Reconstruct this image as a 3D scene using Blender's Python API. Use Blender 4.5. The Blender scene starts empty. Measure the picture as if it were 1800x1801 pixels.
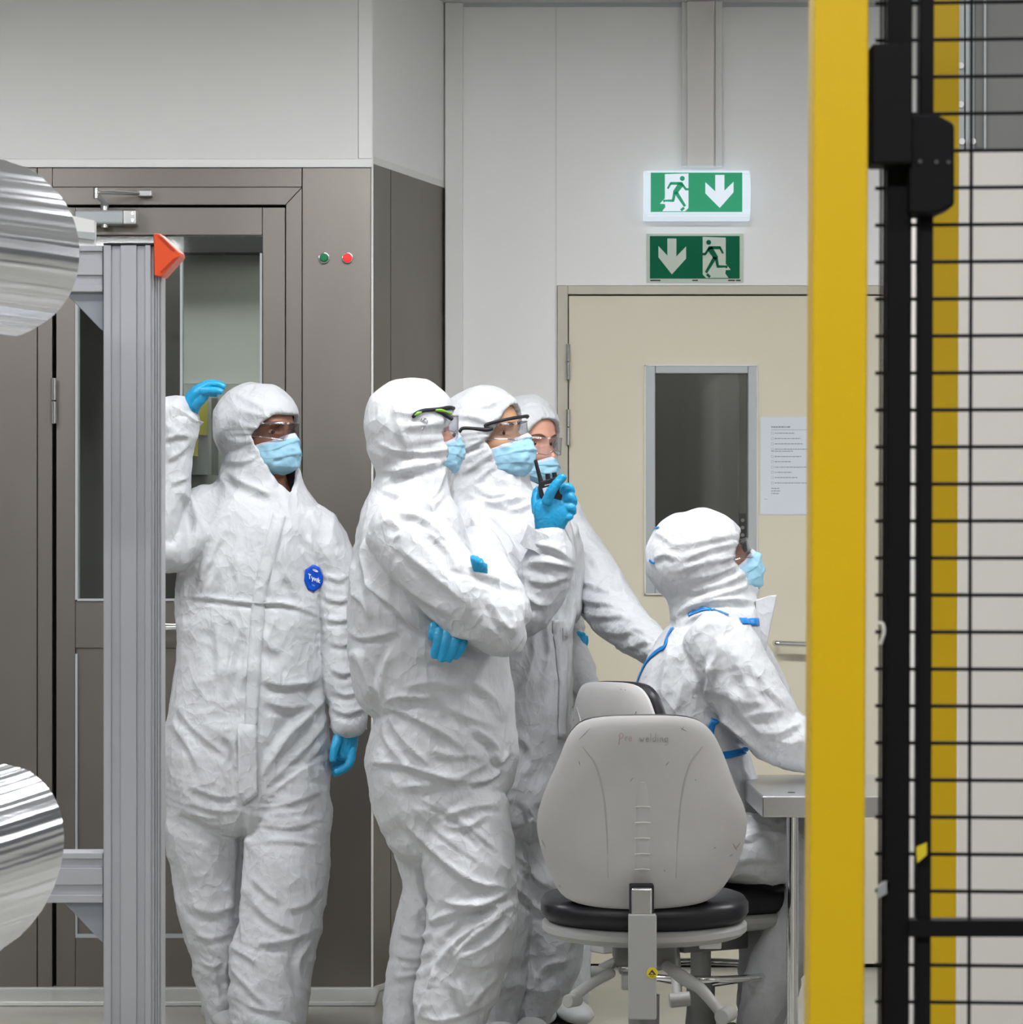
import bpy, bmesh, math, random
import numpy as np
from mathutils import Vector, Matrix
from mathutils.bvhtree import BVHTree

# ---------------------------------------------------------------- camera, world, light
sc = bpy.context.scene
F = 6000.0            # focal length in pixels of the 1800 px wide frame
CX, CY, EYE = 900.0, 1000.0, 1.25
cam_d = bpy.data.cameras.new('camera')
cam = bpy.data.objects.new('camera', cam_d)
sc.collection.objects.link(cam)
cam.location = (0, 0, EYE)
cam.rotation_euler = (math.pi / 2, 0, 0)
cam_d.sensor_fit = 'HORIZONTAL'
cam_d.sensor_width = 36
cam_d.lens = 36 * F / 1800
cam_d.shift_y = (CY - 900.5) / 1800
cam_d.clip_start = 0.1
cam_d.dof.use_dof = True
cam_d.dof.focus_distance = 8.3
cam_d.dof.aperture_fstop = 20
sc.camera = cam
sc.view_settings.view_transform = 'Standard'
sc.view_settings.look = 'None'
sc.view_settings.gamma = 1
sc.view_settings.use_curve_mapping = False
sc.view_settings.exposure = 0.0
w = bpy.data.worlds.new('world')
sc.world = w
w.use_nodes = True
w.node_tree.nodes['Background'].inputs[0].default_value = (0.9, 0.95, 1, 1)
w.node_tree.nodes['Background'].inputs[1].default_value = 0.25
LAMP = (38.0, 25.0, 52.0)   # emission of the ceiling luminaires, row by row from the camera to the door wall
CEIL = 3.02

sc.cycles.transparent_max_bounces = 16
sc.cycles.max_bounces = 8
# ---------------------------------------------------------------- helpers
COL = sc.collection


def P(px, py, Y):
    return Vector(((px - CX) / F * Y, Y, EYE - (py - CY) / F * Y))


def link(o):
    COL.objects.link(o)
    return o


def empty(name, loc=(0, 0, 0), label=None, cat=None, group=None, kind=None, parent=None):
    o = link(bpy.data.objects.new(name, None))
    o.location = loc
    o.empty_display_size = 0.1
    tag(o, label, cat, group, kind)
    if parent is not None:
        o.parent = parent
    return o


def tag(o, label=None, cat=None, group=None, kind=None):
    if label: o['label'] = label
    if cat: o['category'] = cat
    if group: o['group'] = group
    if kind: o['kind'] = kind
    return o


def wloc(o):
    v = Vector((0, 0, 0))
    while o is not None:
        v += o.location
        o = o.parent
    return v


def finish(name, me, mats, parent=None, smooth=True, origin=None):
    """link a mesh given in world coordinates; the parents carry translation only"""
    if not isinstance(mats, (list, tuple)): mats = [mats]
    for m in mats: me.materials.append(m)
    o = bpy.data.objects.new(name, me)
    link(o)
    off = wloc(parent) if parent is not None else Vector((0, 0, 0))
    n = len(me.vertices)
    if n:
        a = np.empty(n * 3, dtype=np.float32)
        me.vertices.foreach_get('co', a)
        a = a.reshape(-1, 3)
        if origin is None:
            c = Vector(((a[:, 0].min() + a[:, 0].max()) / 2, (a[:, 1].min() + a[:, 1].max()) / 2, float(a[:, 2].min())))
        else:
            c = Vector(origin)
        a -= np.array(c, dtype=np.float32)
        me.vertices.foreach_set('co', a.ravel())
        o.location = c - off
    if parent is not None: o.parent = parent
    if smooth:
        me.polygons.foreach_set('use_smooth', [True] * len(me.polygons))
    me.update()
    return o


def bm_obj(name, bm, mats, parent=None, smooth=False, bevel=0, segs=2, origin=None, autosmooth=True):
    me = bpy.data.meshes.new(name)
    bm.normal_update()
    bm.to_mesh(me)
    bm.free()
    o = finish(name, me, mats, parent, smooth or bevel > 0, origin)
    if bevel > 0:
        b = o.modifiers.new('bevel', 'BEVEL')
        b.width = bevel
        b.segments = segs
        b.limit_method = 'ANGLE'
        b.angle_limit = math.radians(40)
        b.harden_normals = True
    if smooth and autosmooth and bevel == 0:
        for e in me.edges: pass
        me.set_sharp_from_angle(angle=math.radians(45))
    return o


def add_box(bm, x0, x1, y0, y1, z0, z1, mat=0):
    r = bmesh.ops.create_cube(bm, size=1, matrix=Matrix.Translation(((x0 + x1) / 2, (y0 + y1) / 2, (z0 + z1) / 2)) @ Matrix.Diagonal((abs(x1 - x0), abs(y1 - y0), abs(z1 - z0), 1)))
    fs = set()
    for v in r['verts']:
        for f in v.link_faces: fs.add(f)
    for f in fs: f.material_index = mat
    return r['verts']


def box(name, x0, x1, y0, y1, z0, z1, mat, parent=None, bevel=0.0, segs=2):
    bm = bmesh.new()
    add_box(bm, x0, x1, y0, y1, z0, z1)
    return bm_obj(name, bm, mat, parent, bevel=bevel, segs=segs)


def pbox(name, px0, px1, py0, py1, Y, depth, mat, parent=None, bevel=0.0, segs=2):
    """box whose front face at distance Y covers these pixels"""
    a = P(px0, py0, Y); b = P(px1, py1, Y)
    return box(name, a.x, b.x, Y, Y + depth, b.z, a.z, mat, parent, bevel, segs)


def add_cyl(bm, a, b, r0, r1=None, n=20, cap=True):
    a = Vector(a); b = Vector(b)
    if r1 is None: r1 = r0
    d = b - a
    L = d.length
    rot = d.to_track_quat('Z', 'Y').to_matrix().to_4x4()
    return bmesh.ops.create_cone(bm, cap_ends=cap, segments=n, radius1=r0, radius2=r1, depth=L,
                                 matrix=Matrix.Translation((a + b) / 2) @ rot)['verts']


def cyl(name, a, b, r, mat, parent=None, r1=None, n=24, bevel=0.0):
    bm = bmesh.new()
    add_cyl(bm, a, b, r, r1, n)
    return bm_obj(name, bm, mat, parent, smooth=True, bevel=bevel)


def catmull(pts, k):
    pts = [np.array(p, dtype=float) for p in pts]
    if len(pts) < 3:
        return [pts[0] + (pts[-1] - pts[0]) * t for t in np.linspace(0, 1, k + 1)]
    q = [2 * pts[0] - pts[1]] + pts + [2 * pts[-1] - pts[-2]]
    out = []
    for i in range(1, len(q) - 2):
        p0, p1, p2, p3 = q[i - 1:i + 3]
        for j in range(k):
            t = j / k
            out.append(0.5 * ((2 * p1) + (p2 - p0) * t + (2 * p0 - 5 * p1 + 4 * p2 - p3) * t * t + (3 * p1 - p0 - 3 * p2 + p3) * t ** 3))
    out.append(pts[-1])
    return out


def add_loft(bm, rings_c, ru, rd, n=24, cap_round=True, frame_axis=Vector((0, 1, 0))):
    """rings_c world centres, ru half width across (in picture plane), rd half depth; closed tube with domed ends"""
    C = [Vector(c) for c in rings_c]
    m = len(C)
    T = []
    for i in range(m):
        t = C[min(i + 1, m - 1)] - C[max(i - 1, 0)]
        T.append(t.normalized() if t.length > 1e-9 else Vector((0, 0, -1)))
    rings = []
    def frame(t):
        e2 = frame_axis - t * frame_axis.dot(t)
        if e2.length < 0.2:
            e2 = Vector((0, 0, 1)) - t * t.z
        e2.normalize()
        e1 = t.cross(e2).normalized()
        return e1, e2
    def ring(c, t, a, b):
        e1, e2 = frame(t)
        return [bm.verts.new(c + e1 * (a * math.cos(2 * math.pi * k / n)) + e2 * (b * math.sin(2 * math.pi * k / n))) for k in range(n)]
    if cap_round:
        r = min(ru[0], rd[0])
        for s in (0.15, 0.5, 0.8):
            g = math.sqrt(1 - (1 - s) ** 2)
            rings.append(ring(C[0] - T[0] * (r * (1 - s)) * 0.7, T[0], ru[0] * g, rd[0] * g))
    for i in range(m): rings.append(ring(C[i], T[i], ru[i], rd[i]))
    if cap_round:
        r = min(ru[-1], rd[-1])
        for s in (0.8, 0.5, 0.15):
            g = math.sqrt(1 - (1 - s) ** 2)
            rings.append(ring(C[-1] + T[-1] * (r * (1 - s)) * 0.7, T[-1], ru[-1] * g, rd[-1] * g))
    for a, b in zip(rings[:-1], rings[1:]):
        for k in range(n):
            bm.faces.new((a[k], a[(k + 1) % n], b[(k + 1) % n], b[k]))
    bm.faces.new(list(reversed(rings[0])))
    bm.faces.new(rings[-1])


def tube3(name, pts, r, mat, parent=None, n=12, k=6):
    """round bar along world points; r a number or a list"""
    q = catmull([list(p) + [(r[i] if isinstance(r, (list, tuple)) else r)] for i, p in enumerate(pts)], k)
    bm = bmesh.new()
    add_loft(bm, [p[:3] for p in q], [p[3] for p in q], [p[3] for p in q], n)
    bmesh.ops.recalc_face_normals(bm, faces=bm.faces)
    return bm_obj(name, bm, mat, parent, smooth=True, autosmooth=False)


def prism(name, pts, y0, y1, mat, parent=None, bevel=0.0, segs=2):
    """outline in X,Z extruded along Y"""
    bm = bmesh.new()
    a = [bm.verts.new((x, y0, z)) for x, z in pts]
    b = [bm.verts.new((x, y1, z)) for x, z in pts]
    bm.faces.new(a); bm.faces.new(list(reversed(b)))
    n = len(pts)
    for i in range(n):
        bm.faces.new((a[i], b[i], b[(i + 1) % n], a[(i + 1) % n]))
    bmesh.ops.recalc_face_normals(bm, faces=bm.faces)
    return bm_obj(name, bm, mat, parent, bevel=bevel, segs=segs)


def pprism(name, pxs, Y, depth, mat, parent=None, bevel=0.0):
    return prism(name, [(P(x, y, Y).x, P(x, y, Y).z) for x, y in pxs], Y, Y + depth, mat, parent, bevel)


def text_mesh(name, body, size, loc, mat, parent=None, align='LEFT', shear=0.0, rot=0.0, squash=1.0):
    cu = bpy.data.curves.new(name, 'FONT')
    cu.body = body
    cu.size = size
    cu.align_x = align
    cu.shear = shear
    cu.extrude = 0.0003
    t = bpy.data.objects.new(name, cu)
    link(t)
    dg = bpy.context.evaluated_depsgraph_get()
    me = bpy.data.meshes.new_from_object(t.evaluated_get(dg))
    bpy.data.objects.remove(t)
    M = Matrix.Translation(loc) @ Matrix.Rotation(math.pi / 2, 4, 'X') @ Matrix.Rotation(rot, 4, 'Z') @ Matrix.Diagonal((squash, 1, 1, 1))
    me.transform(M)
    return finish(name, me, mat, parent, smooth=False)


# ---------------------------------------------------------------- materials
def mat(name, col, rough=0.5, metal=0.0, spec=0.5, **kw):
    m = bpy.data.materials.new(name)
    m.use_nodes = True
    b = m.node_tree.nodes['Principled BSDF']
    b.inputs['Base Color'].default_value = (*col, 1)
    b.inputs['Roughness'].default_value = rough
    b.inputs['Metallic'].default_value = metal
    b.inputs['Specular IOR Level'].default_value = spec
    for k, v in kw.items():
        b.inputs[k].default_value = v
    return m


def nodes(m):
    return m.node_tree, m.node_tree.nodes['Principled BSDF']


def add_noise_color(m, c1, c2, scale=8, stretch=(1, 1, 1), detail=4, lo=0.3, hi=0.7, coord='Object'):
    nt, b = nodes(m)
    tc = nt.nodes.new('ShaderNodeTexCoord'); mp = nt.nodes.new('ShaderNodeMapping')
    mp.inputs['Scale'].default_value = stretch
    nz = nt.nodes.new('ShaderNodeTexNoise'); nz.inputs['Scale'].default_value = scale; nz.inputs['Detail'].default_value = detail
    rp = nt.nodes.new('ShaderNodeValToRGB')
    rp.color_ramp.elements[0].position = lo; rp.color_ramp.elements[0].color = (*c1, 1)
    rp.color_ramp.elements[1].position = hi; rp.color_ramp.elements[1].color = (*c2, 1)
    nt.links.new(tc.outputs[coord], mp.inputs[0]); nt.links.new(mp.outputs[0], nz.inputs['Vector'])
    nt.links.new(nz.outputs[0], rp.inputs[0]); nt.links.new(rp.outputs[0], b.inputs['Base Color'])
    return m


def add_bump(m, scale, strength, dist, stretch=(1, 1, 1), detail=5, ridged=False, distortion=0.0):
    nt, b = nodes(m)
    tc = nt.nodes.new('ShaderNodeTexCoord'); mp = nt.nodes.new('ShaderNodeMapping')
    mp.inputs['Scale'].default_value = stretch
    nz = nt.nodes.new('ShaderNodeTexNoise'); nz.inputs['Scale'].default_value = scale; nz.inputs['Detail'].default_value = detail
    nz.inputs['Distortion'].default_value = distortion
    bp = nt.nodes.new('ShaderNodeBump'); bp.inputs['Strength'].default_value = strength; bp.inputs['Distance'].default_value = dist
    nt.links.new(tc.outputs['Object'], mp.inputs[0]); nt.links.new(mp.outputs[0], nz.inputs['Vector'])
    src = nz.outputs[0]
    if ridged:
        s = nt.nodes.new('ShaderNodeMath'); s.operation = 'SUBTRACT'; s.inputs[1].default_value = 0.5
        a = nt.nodes.new('ShaderNodeMath'); a.operation = 'ABSOLUTE'
        nt.links.new(src, s.inputs[0]); nt.links.new(s.outputs[0], a.inputs[0]); src = a.outputs[0]
    nt.links.new(src, bp.inputs['Height'])
    old = b.inputs['Normal'].links
    if old: nt.links.new(old[0].from_socket, bp.inputs['Normal'])
    nt.links.new(bp.outputs[0], b.inputs['Normal'])
    return m


def emit(name, col, s):
    m = mat(name, col, 0.5)
    _, b = nodes(m)
    b.inputs['Emission Color'].default_value = (*col, 1)
    b.inputs['Emission Strength'].default_value = s
    return m


def clear_mat(name, tint=(1, 1, 1), gloss=0.10):
    m = bpy.data.materials.new(name)
    m.use_nodes = True
    nt = m.node_tree
    for n in list(nt.nodes):
        if n.type != 'OUTPUT_MATERIAL': nt.nodes.remove(n)
    out = [n for n in nt.nodes if n.type == 'OUTPUT_MATERIAL'][0]
    tr = nt.nodes.new('ShaderNodeBsdfTransparent'); tr.inputs[0].default_value = (*tint, 1)
    gl = nt.nodes.new('ShaderNodeBsdfGlossy'); gl.inputs['Roughness'].default_value = 0.04
    lw = nt.nodes.new('ShaderNodeLayerWeight'); lw.inputs['Blend'].default_value = 0.5
    fr = nt.nodes.new('ShaderNodeMath'); fr.operation = 'POWER'; fr.inputs[1].default_value = 5.0
    nt.links.new(lw.outputs['Facing'], fr.inputs[0])
    ad = nt.nodes.new('ShaderNodeMath'); ad.operation = 'ADD'; ad.inputs[1].default_value = gloss + 0.02; ad.use_clamp = True
    mx = nt.nodes.new('ShaderNodeMixShader')
    nt.links.new(fr.outputs[0], ad.inputs[0]); nt.links.new(ad.outputs[0], mx.inputs[0])
    nt.links.new(tr.outputs[0], mx.inputs[1]); nt.links.new(gl.outputs[0], mx.inputs[2])
    nt.links.new(mx.outputs[0], out.inputs[0])
    return m


M = {}
M['wall'] = mat('wall_paint', (0.88, 0.88, 0.87), 0.42)
M['wall_hall'] = mat('hall_wall_paint', (0.22, 0.22, 0.23), 0.6)
M['wall_light'] = mat('wall_panel_light', (0.78, 0.78, 0.76), 0.42)
M['ceiling'] = mat('ceiling_paint', (0.60, 0.61, 0.60), 0.6)
M['floor'] = add_noise_color(mat('floor_vinyl', (0.5, 0.49, 0.45), 0.22), (0.36, 0.355, 0.32), (0.41, 0.40, 0.36), 3)
M['cove'] = mat('cove_vinyl', (0.55, 0.56, 0.53), 0.3)
M['steel'] = add_bump(add_noise_color(mat('brushed_steel', (0.23, 0.21, 0.19), 0.40, 1.0), (0.215, 0.195, 0.178), (0.265, 0.242, 0.222), 2.2, (1, 1, 0.4)), 90, 0.06, 0.001, (1, 1, 0.03))
M['steel_bright'] = add_bump(mat('bright_steel', (0.62, 0.62, 0.62), 0.3, 1.0), 60, 0.05, 0.001, (0.05, 1, 1))
M['chrome'] = mat('chrome', (0.8, 0.8, 0.8), 0.12, 1.0)
M['gap'] = mat('dark_gap', (0.012, 0.012, 0.012), 0.8)
M['beige'] = mat('door_beige', (0.71, 0.66, 0.52), 0.38)
M['beige_frame'] = mat('frame_beige', (0.56, 0.53, 0.43), 0.4)
M['alu_grey'] = mat('grey_aluminium_trim', (0.45, 0.48, 0.49), 0.4, 0.3)
M['glass'] = clear_mat('window_glass', (0.84, 0.86, 0.84), 0.03)
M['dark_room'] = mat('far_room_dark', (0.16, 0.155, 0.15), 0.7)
M['far_grey'] = mat('far_room_grey', (0.46, 0.48, 0.46), 0.7)
M['tray'] = mat('duct_cover_cream', (0.72, 0.69, 0.66), 0.35)
M['profile'] = add_bump(mat('anodised_aluminium', (0.54, 0.55, 0.585), 0.38, 0.55), 120, 0.04, 0.0006, (1, 1, 0.02))
M['cast'] = add_bump(mat('cast_zinc', (0.34, 0.36, 0.40), 0.5, 0.5), 90, 0.3, 0.001)
M['plastic_dark'] = mat('dark_plastic', (0.012, 0.012, 0.015), 0.5, 0, 0.3)
M['orange'] = mat('orange_plastic', (0.80, 0.085, 0.015), 0.4)
M['yellow'] = add_bump(mat('yellow_powder_coat', (0.74, 0.475, 0.003), 0.42), 220, 0.05, 0.0005)
M['black'] = mat('black_powder_coat', (0.006, 0.006, 0.007), 0.6, 0, 0.15)
M['cabinet'] = mat('cabinet_white', (0.72, 0.69, 0.65), 0.4)
M['cab_dark'] = mat('cabinet_window_tint', (0.20, 0.20, 0.195), 0.3)
M['chair_grey'] = add_noise_color(mat('chair_shell_grey', (0.42, 0.415, 0.40), 0.5), (0.40, 0.39, 0.385), (0.51, 0.50, 0.495), 4, (1, 1, 1), 5)
add_bump(M['chair_grey'], 500, 0.05, 0.0005)
M['chair_part'] = mat('chair_metal_grey', (0.36, 0.36, 0.35), 0.5)
M['chair_dark'] = mat('chair_column_grey', (0.20, 0.20, 0.195), 0.5)
M['vinyl'] = mat('black_vinyl', (0.010, 0.009, 0.012), 0.38, 0, 0.35)
M['red_lamp'] = emit('red_lens', (1.0, 0.02, 0.02), 0.7)
M['green_lamp'] = mat('green_lens', (0.0, 0.22, 0.07), 0.25)
M['sign_green'] = mat('sign_green', (0.0, 0.125, 0.055), 0.6, 0, 0.15)
M['sign_pale'] = mat('sign_photoluminescent', (0.58, 0.65, 0.56), 0.6, 0, 0.2)
M['lit_white'] = emit('lit_acrylic_white', (0.80, 0.90, 1.0), 0.68)
nodes(M['lit_white'])[1].inputs['Base Color'].default_value = (0.35, 0.38, 0.42, 1)
M['lit_green'] = emit('lit_acrylic_green', (0.01, 0.30, 0.14), 0.42)
M['paper'] = mat('paper', (0.70, 0.74, 0.80), 0.7)
M['ink'] = mat('ink_grey', (0.28, 0.31, 0.37), 0.7)
M['ink_dark'] = mat('ink_dark', (0.03, 0.03, 0.035), 0.6)
M['esd'] = mat('yellow_sticker', (0.70, 0.55, 0.02), 0.5)
M['marker'] = mat('faded_red_marker', (0.36, 0.24, 0.25), 0.7)
M['marker_grey'] = mat('faded_grey_marker', (0.27, 0.26, 0.26), 0.7)
M['foil'] = mat('polished_foil', (0.80, 0.81, 0.85), 0.22, 1.0)
M['skin_dark'] = add_bump(mat('skin_brown', (0.26, 0.115, 0.065), 0.5), 300, 0.1, 0.0005)
M['skin_tan'] = add_bump(mat('skin_tan', (0.55, 0.30, 0.17), 0.5), 300, 0.1, 0.0005)
M['skin_rosy'] = add_bump(mat('skin_rosy', (0.62, 0.32, 0.23), 0.5), 300, 0.1, 0.0005)
for k in ('skin_dark', 'skin_tan', 'skin_rosy'):
    _, b = nodes(M[k]); b.inputs['Subsurface Weight'].default_value = 0.15; b.inputs['Subsurface Radius'].default_value = (0.01, 0.004, 0.002)
M['eye_white'] = mat('eye_white', (0.42, 0.39, 0.37), 0.25)
M['iris'] = mat('iris_dark', (0.03, 0.018, 0.012), 0.15)
M['hair'] = mat('dark_hair', (0.035, 0.02, 0.014), 0.6)
M['hair_brown'] = mat('brown_hair', (0.12, 0.055, 0.03), 0.6)
M['lips'] = mat('lips', (0.35, 0.12, 0.1), 0.5)
M['mask_blue'] = add_bump(mat('mask_blue', (0.27, 0.49, 0.63), 0.7), 900, 0.1, 0.0004)
M['mask_white'] = mat('mask_white', (0.52, 0.56, 0.65), 0.7)
M['glove'] = add_bump(add_bump(mat('nitrile_blue', (0.010, 0.30, 0.56), 0.42), 260, 0.35, 0.001, (1, 1, 0.5)), 60, 0.25, 0.002, ridged=True)
M['tape'] = mat('blue_seam_tape', (0.005, 0.19, 0.55), 0.4)
M['badge'] = mat('blue_badge', (0.0, 0.075, 0.55), 0.35)
M['badge_white'] = mat('badge_print', (0.75, 0.78, 0.86), 0.5)
M['badge_pale'] = mat('badge_print_pale', (0.10, 0.28, 0.75), 0.5)
M['clear'] = clear_mat('clear_polycarbonate', (0.93, 0.93, 0.95), 0.05)
M['goggle_dark'] = clear_mat('smoked_polycarbonate', (0.80, 0.76, 0.76), 0.06)
M['clear_rim'] = clear_mat('clear_rim', (0.80, 0.80, 0.84), 0.38)
M['lime'] = mat('lime_rubber', (0.15, 0.36, 0.03), 0.5)
M['grille'] = mat('notice_yellow', (0.55, 0.52, 0.10), 0.6)


def add_facets(m, scale, strength, dist, stretch=(1, 1, 1), warp=0.06):
    """creased sheet: cells with sharp borders, warped so that they read as crumpled cloth"""
    nt, b = nodes(m)
    tc = nt.nodes.new('ShaderNodeTexCoord'); mp = nt.nodes.new('ShaderNodeMapping')
    mp.inputs['Scale'].default_value = stretch
    nz = nt.nodes.new('ShaderNodeTexNoise'); nz.inputs['Scale'].default_value = scale * 0.35; nz.inputs['Detail'].default_value = 2
    sc_ = nt.nodes.new('ShaderNodeVectorMath'); sc_.operation = 'MULTIPLY_ADD'
    sc_.inputs[1].default_value = (warp,) * 3
    vo = nt.nodes.new('ShaderNodeTexVoronoi'); vo.inputs['Scale'].default_value = scale
    pw = nt.nodes.new('ShaderNodeMath'); pw.operation = 'POWER'; pw.inputs[1].default_value = 1.5
    bp = nt.nodes.new('ShaderNodeBump'); bp.inputs['Strength'].default_value = strength; bp.inputs['Distance'].default_value = dist
    nt.links.new(tc.outputs['Object'], mp.inputs[0]); nt.links.new(mp.outputs[0], nz.inputs['Vector'])
    nt.links.new(nz.outputs['Color'], sc_.inputs[0]); nt.links.new(mp.outputs[0], sc_.inputs[2])
    nt.links.new(sc_.outputs[0], vo.inputs['Vector']); nt.links.new(vo.outputs['Distance'], pw.inputs[0]); nt.links.new(pw.outputs[0], bp.inputs['Height'])
    old = b.inputs['Normal'].links
    if old: nt.links.new(old[0].from_socket, bp.inputs['Normal'])
    nt.links.new(bp.outputs[0], b.inputs['Normal'])
    return m


def add_creases(m, scale, strength, dist, stretch=(1, 1, 1), warp=0.1, sharp=8.0):
    """flat sheet with thin raised crease lines"""
    nt, b = nodes(m)
    tc = nt.nodes.new('ShaderNodeTexCoord'); mp = nt.nodes.new('ShaderNodeMapping')
    mp.inputs['Scale'].default_value = stretch; mp.inputs['Location'].default_value = (scale, 0.3 * scale, 0)
    nz = nt.nodes.new('ShaderNodeTexNoise'); nz.inputs['Scale'].default_value = scale * 0.4; nz.inputs['Detail'].default_value = 3
    ma = nt.nodes.new('ShaderNodeVectorMath'); ma.operation = 'MULTIPLY_ADD'; ma.inputs[1].default_value = (warp,) * 3
    vo = nt.nodes.new('ShaderNodeTexVoronoi'); vo.feature = 'DISTANCE_TO_EDGE'; vo.inputs['Scale'].default_value = scale
    k = nt.nodes.new('ShaderNodeMath'); k.operation = 'MULTIPLY'; k.inputs[1].default_value = -sharp
    ex = nt.nodes.new('ShaderNodeMath'); ex.operation = 'EXPONENT'
    bp = nt.nodes.new('ShaderNodeBump'); bp.inputs['Strength'].default_value = strength; bp.inputs['Distance'].default_value = dist
    nt.links.new(tc.outputs['Object'], mp.inputs[0]); nt.links.new(mp.outputs[0], nz.inputs['Vector'])
    nt.links.new(nz.outputs['Color'], ma.inputs[0]); nt.links.new(mp.outputs[0], ma.inputs[2])
    nt.links.new(ma.outputs[0], vo.inputs['Vector']); nt.links.new(vo.outputs['Distance'], k.inputs[0]); nt.links.new(k.outputs[0], ex.inputs[0])
    nt.links.new(ex.outputs[0], bp.inputs['Height'])
    old = b.inputs['Normal'].links
    if old: nt.links.new(old[0].from_socket, bp.inputs['Normal'])
    nt.links.new(bp.outputs[0], b.inputs['Normal'])
    return m


def tyvek(name, col=(0.53, 0.54, 0.56)):
    m = mat(name, col, 0.55, 0.0, 0.3)
    add_facets(m, 16, 0.40, 0.011, (1, 1, 0.6), 0.16)
    add_creases(m, 9, 0.60, 0.0035, (1, 1, 0.55), 0.22, 9.0)
    add_creases(m, 24, 0.55, 0.0018, (1, 1, 0.75), 0.12, 7.0)
    add_facets(m, 50, 0.26, 0.0045, (1, 1, 0.8), 0.07)
    add_bump(m, 30, 0.15, 0.0035, (1, 1, 0.9), 3, ridged=True, distortion=0.8)
    add_bump(m, 480, 0.12, 0.0005, (1, 1, 1), 2)
    return m


M['tyvek'] = tyvek('white_coverall_fabric')
M['boot'] = mat('overshoe_white', (0.42, 0.43, 0.43), 0.5)
add_bump(M['boot'], 40, 0.5, 0.004, ridged=True)

# steel reads as brushed; foil has streaks that run along the web
add_bump(M['foil'], 16, 0.25, 0.008, (0.06, 1, 1), 5, distortion=0.3)

# ---------------------------------------------------------------- the room
YP, YD = 10.03, 10.68         # distance of the steel portal and of the wall with the beige door


def X(px, Y): return (px - CX) / F * Y
def Z(py, Y): return EYE - (py - CY) / F * Y


def struct(o):
    o['kind'] = 'structure'
    return o


struct(box('floor', -4, 4, -2, 13, -0.1, 0, M['floor']))
struct(box('ceiling', -4, 4, -2, 13, CEIL, CEIL + 0.1, M['ceiling']))
struct(box('wall_left', -4.1, -4, -2, 13, 0, CEIL, M['wall_hall']))
struct(box('wall_right', 4, 4.1, -2, 13, 0, CEIL, M['wall_hall']))
struct(box('wall_front', -4, 4, -2.1, -2, 0, CEIL, M['wall_hall']))

# white wall with the beige door: four pieces around the opening
xd0, xd1 = X(980, YD), X(1770, YD)
zd = Z(502, YD)
bm = bmesh.new()
add_box(bm, X(700, YD), xd0, YD, YD + 0.12, 0, CEIL)
add_box(bm, xd1, 4, YD, YD + 0.12, 0, CEIL)
add_box(bm, xd0, xd1, YD, YD + 0.12, zd, CEIL)
struct(bm_obj('wall_back', bm, M['wall']))
struct(box('trim_1', X(783, YD), X(815, YD), YD - 0.02, YD, 0, CEIL, M['wall_light'], bevel=0.004))
struct(box('trim_2', X(976.5, YD), X(980, YD), YD - 0.002, YD + 0.001, 0, CEIL, M['wall_light']))
struct(box('trim_3', X(815, YD), 2.6, YD - 0.012, YD, CEIL - 0.012, CEIL, M['alu_grey']))

# steel portal wall
portal = struct(empty('wall_portal', (X(300, YP), YP, 0)))
bm = bmesh.new()
zt, zs = Z(295, YP), 0.018
xe = X(655, YP)
add_box(bm, -4, X(65, YP), YP, YP + 0.1, zs, zt)                          # fixed panel on the left
add_box(bm, X(66, YP), X(92, YP), YP, YP + 0.1, zs, zt)                   # jamb at the hinges
add_box(bm, X(92, YP), X(531, YP), YP + 0.003, YP + 0.1, Z(329, YP), zt)   # header
add_box(bm, X(532, YP), xe - 0.004, YP, YP + 0.1, zs, zt)                 # right panel
bm_obj('steel_cladding', bm, M['steel'], portal, bevel=0.002)
bm = bmesh.new()                                                          # mitred door frame
o1, i1 = (X(92, YP), X(97.5, YP)), None
fr = [(X(92, YP), Z(329, YP)), (X(531, YP), Z(329, YP)), (X(502, YP), Z(360, YP)), (X(92, YP), Z(360, YP))]
v = [bm.verts.new((x, YP + 0.004, z)) for x, z in fr] + [bm.verts.new((x, YP + 0.07, z)) for x, z in fr]
bm.faces.new(v[:4]); bm.faces.new(v[7:3:-1])
for i in range(4): bm.faces.new((v[i], v[4 + i], v[4 + (i + 1) % 4], v[(i + 1) % 4]))
fr = [(X(531, YP), Z(329.7, YP)), (X(531, YP), zs), (X(503, YP), zs), (X(503, YP), Z(360, YP))]
v = [bm.verts.new((x, YP + 0.004, z)) for x, z in fr] + [bm.verts.new((x, YP + 0.07, z)) for x, z in fr]
bm.faces.new(v[:4]); bm.faces.new(v[7:3:-1])
for i in range(4): bm.faces.new((v[i], v[4 + i], v[4 + (i + 1) % 4], v[(i + 1) % 4]))
bmesh.ops.recalc_face_normals(bm, faces=bm.faces)
bm_obj('door_frame', bm, M['steel'], portal, bevel=0.0015)
bm = bmesh.new()
for (a, b, c, d) in ((91.5, 97.5, 360, 1745), (92, 504, 359.5, 364), (92, 504, 1737, 1746), (64.7, 66.3, 295, 1745), (530.8, 532.3, 295, 1745)):
    add_box(bm, X(a, YP), X(b, YP), YP + 0.05, YP + 0.12, Z(d, YP), Z(c, YP))
bm_obj('shadow_gap', bm, M['gap'], portal)
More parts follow.
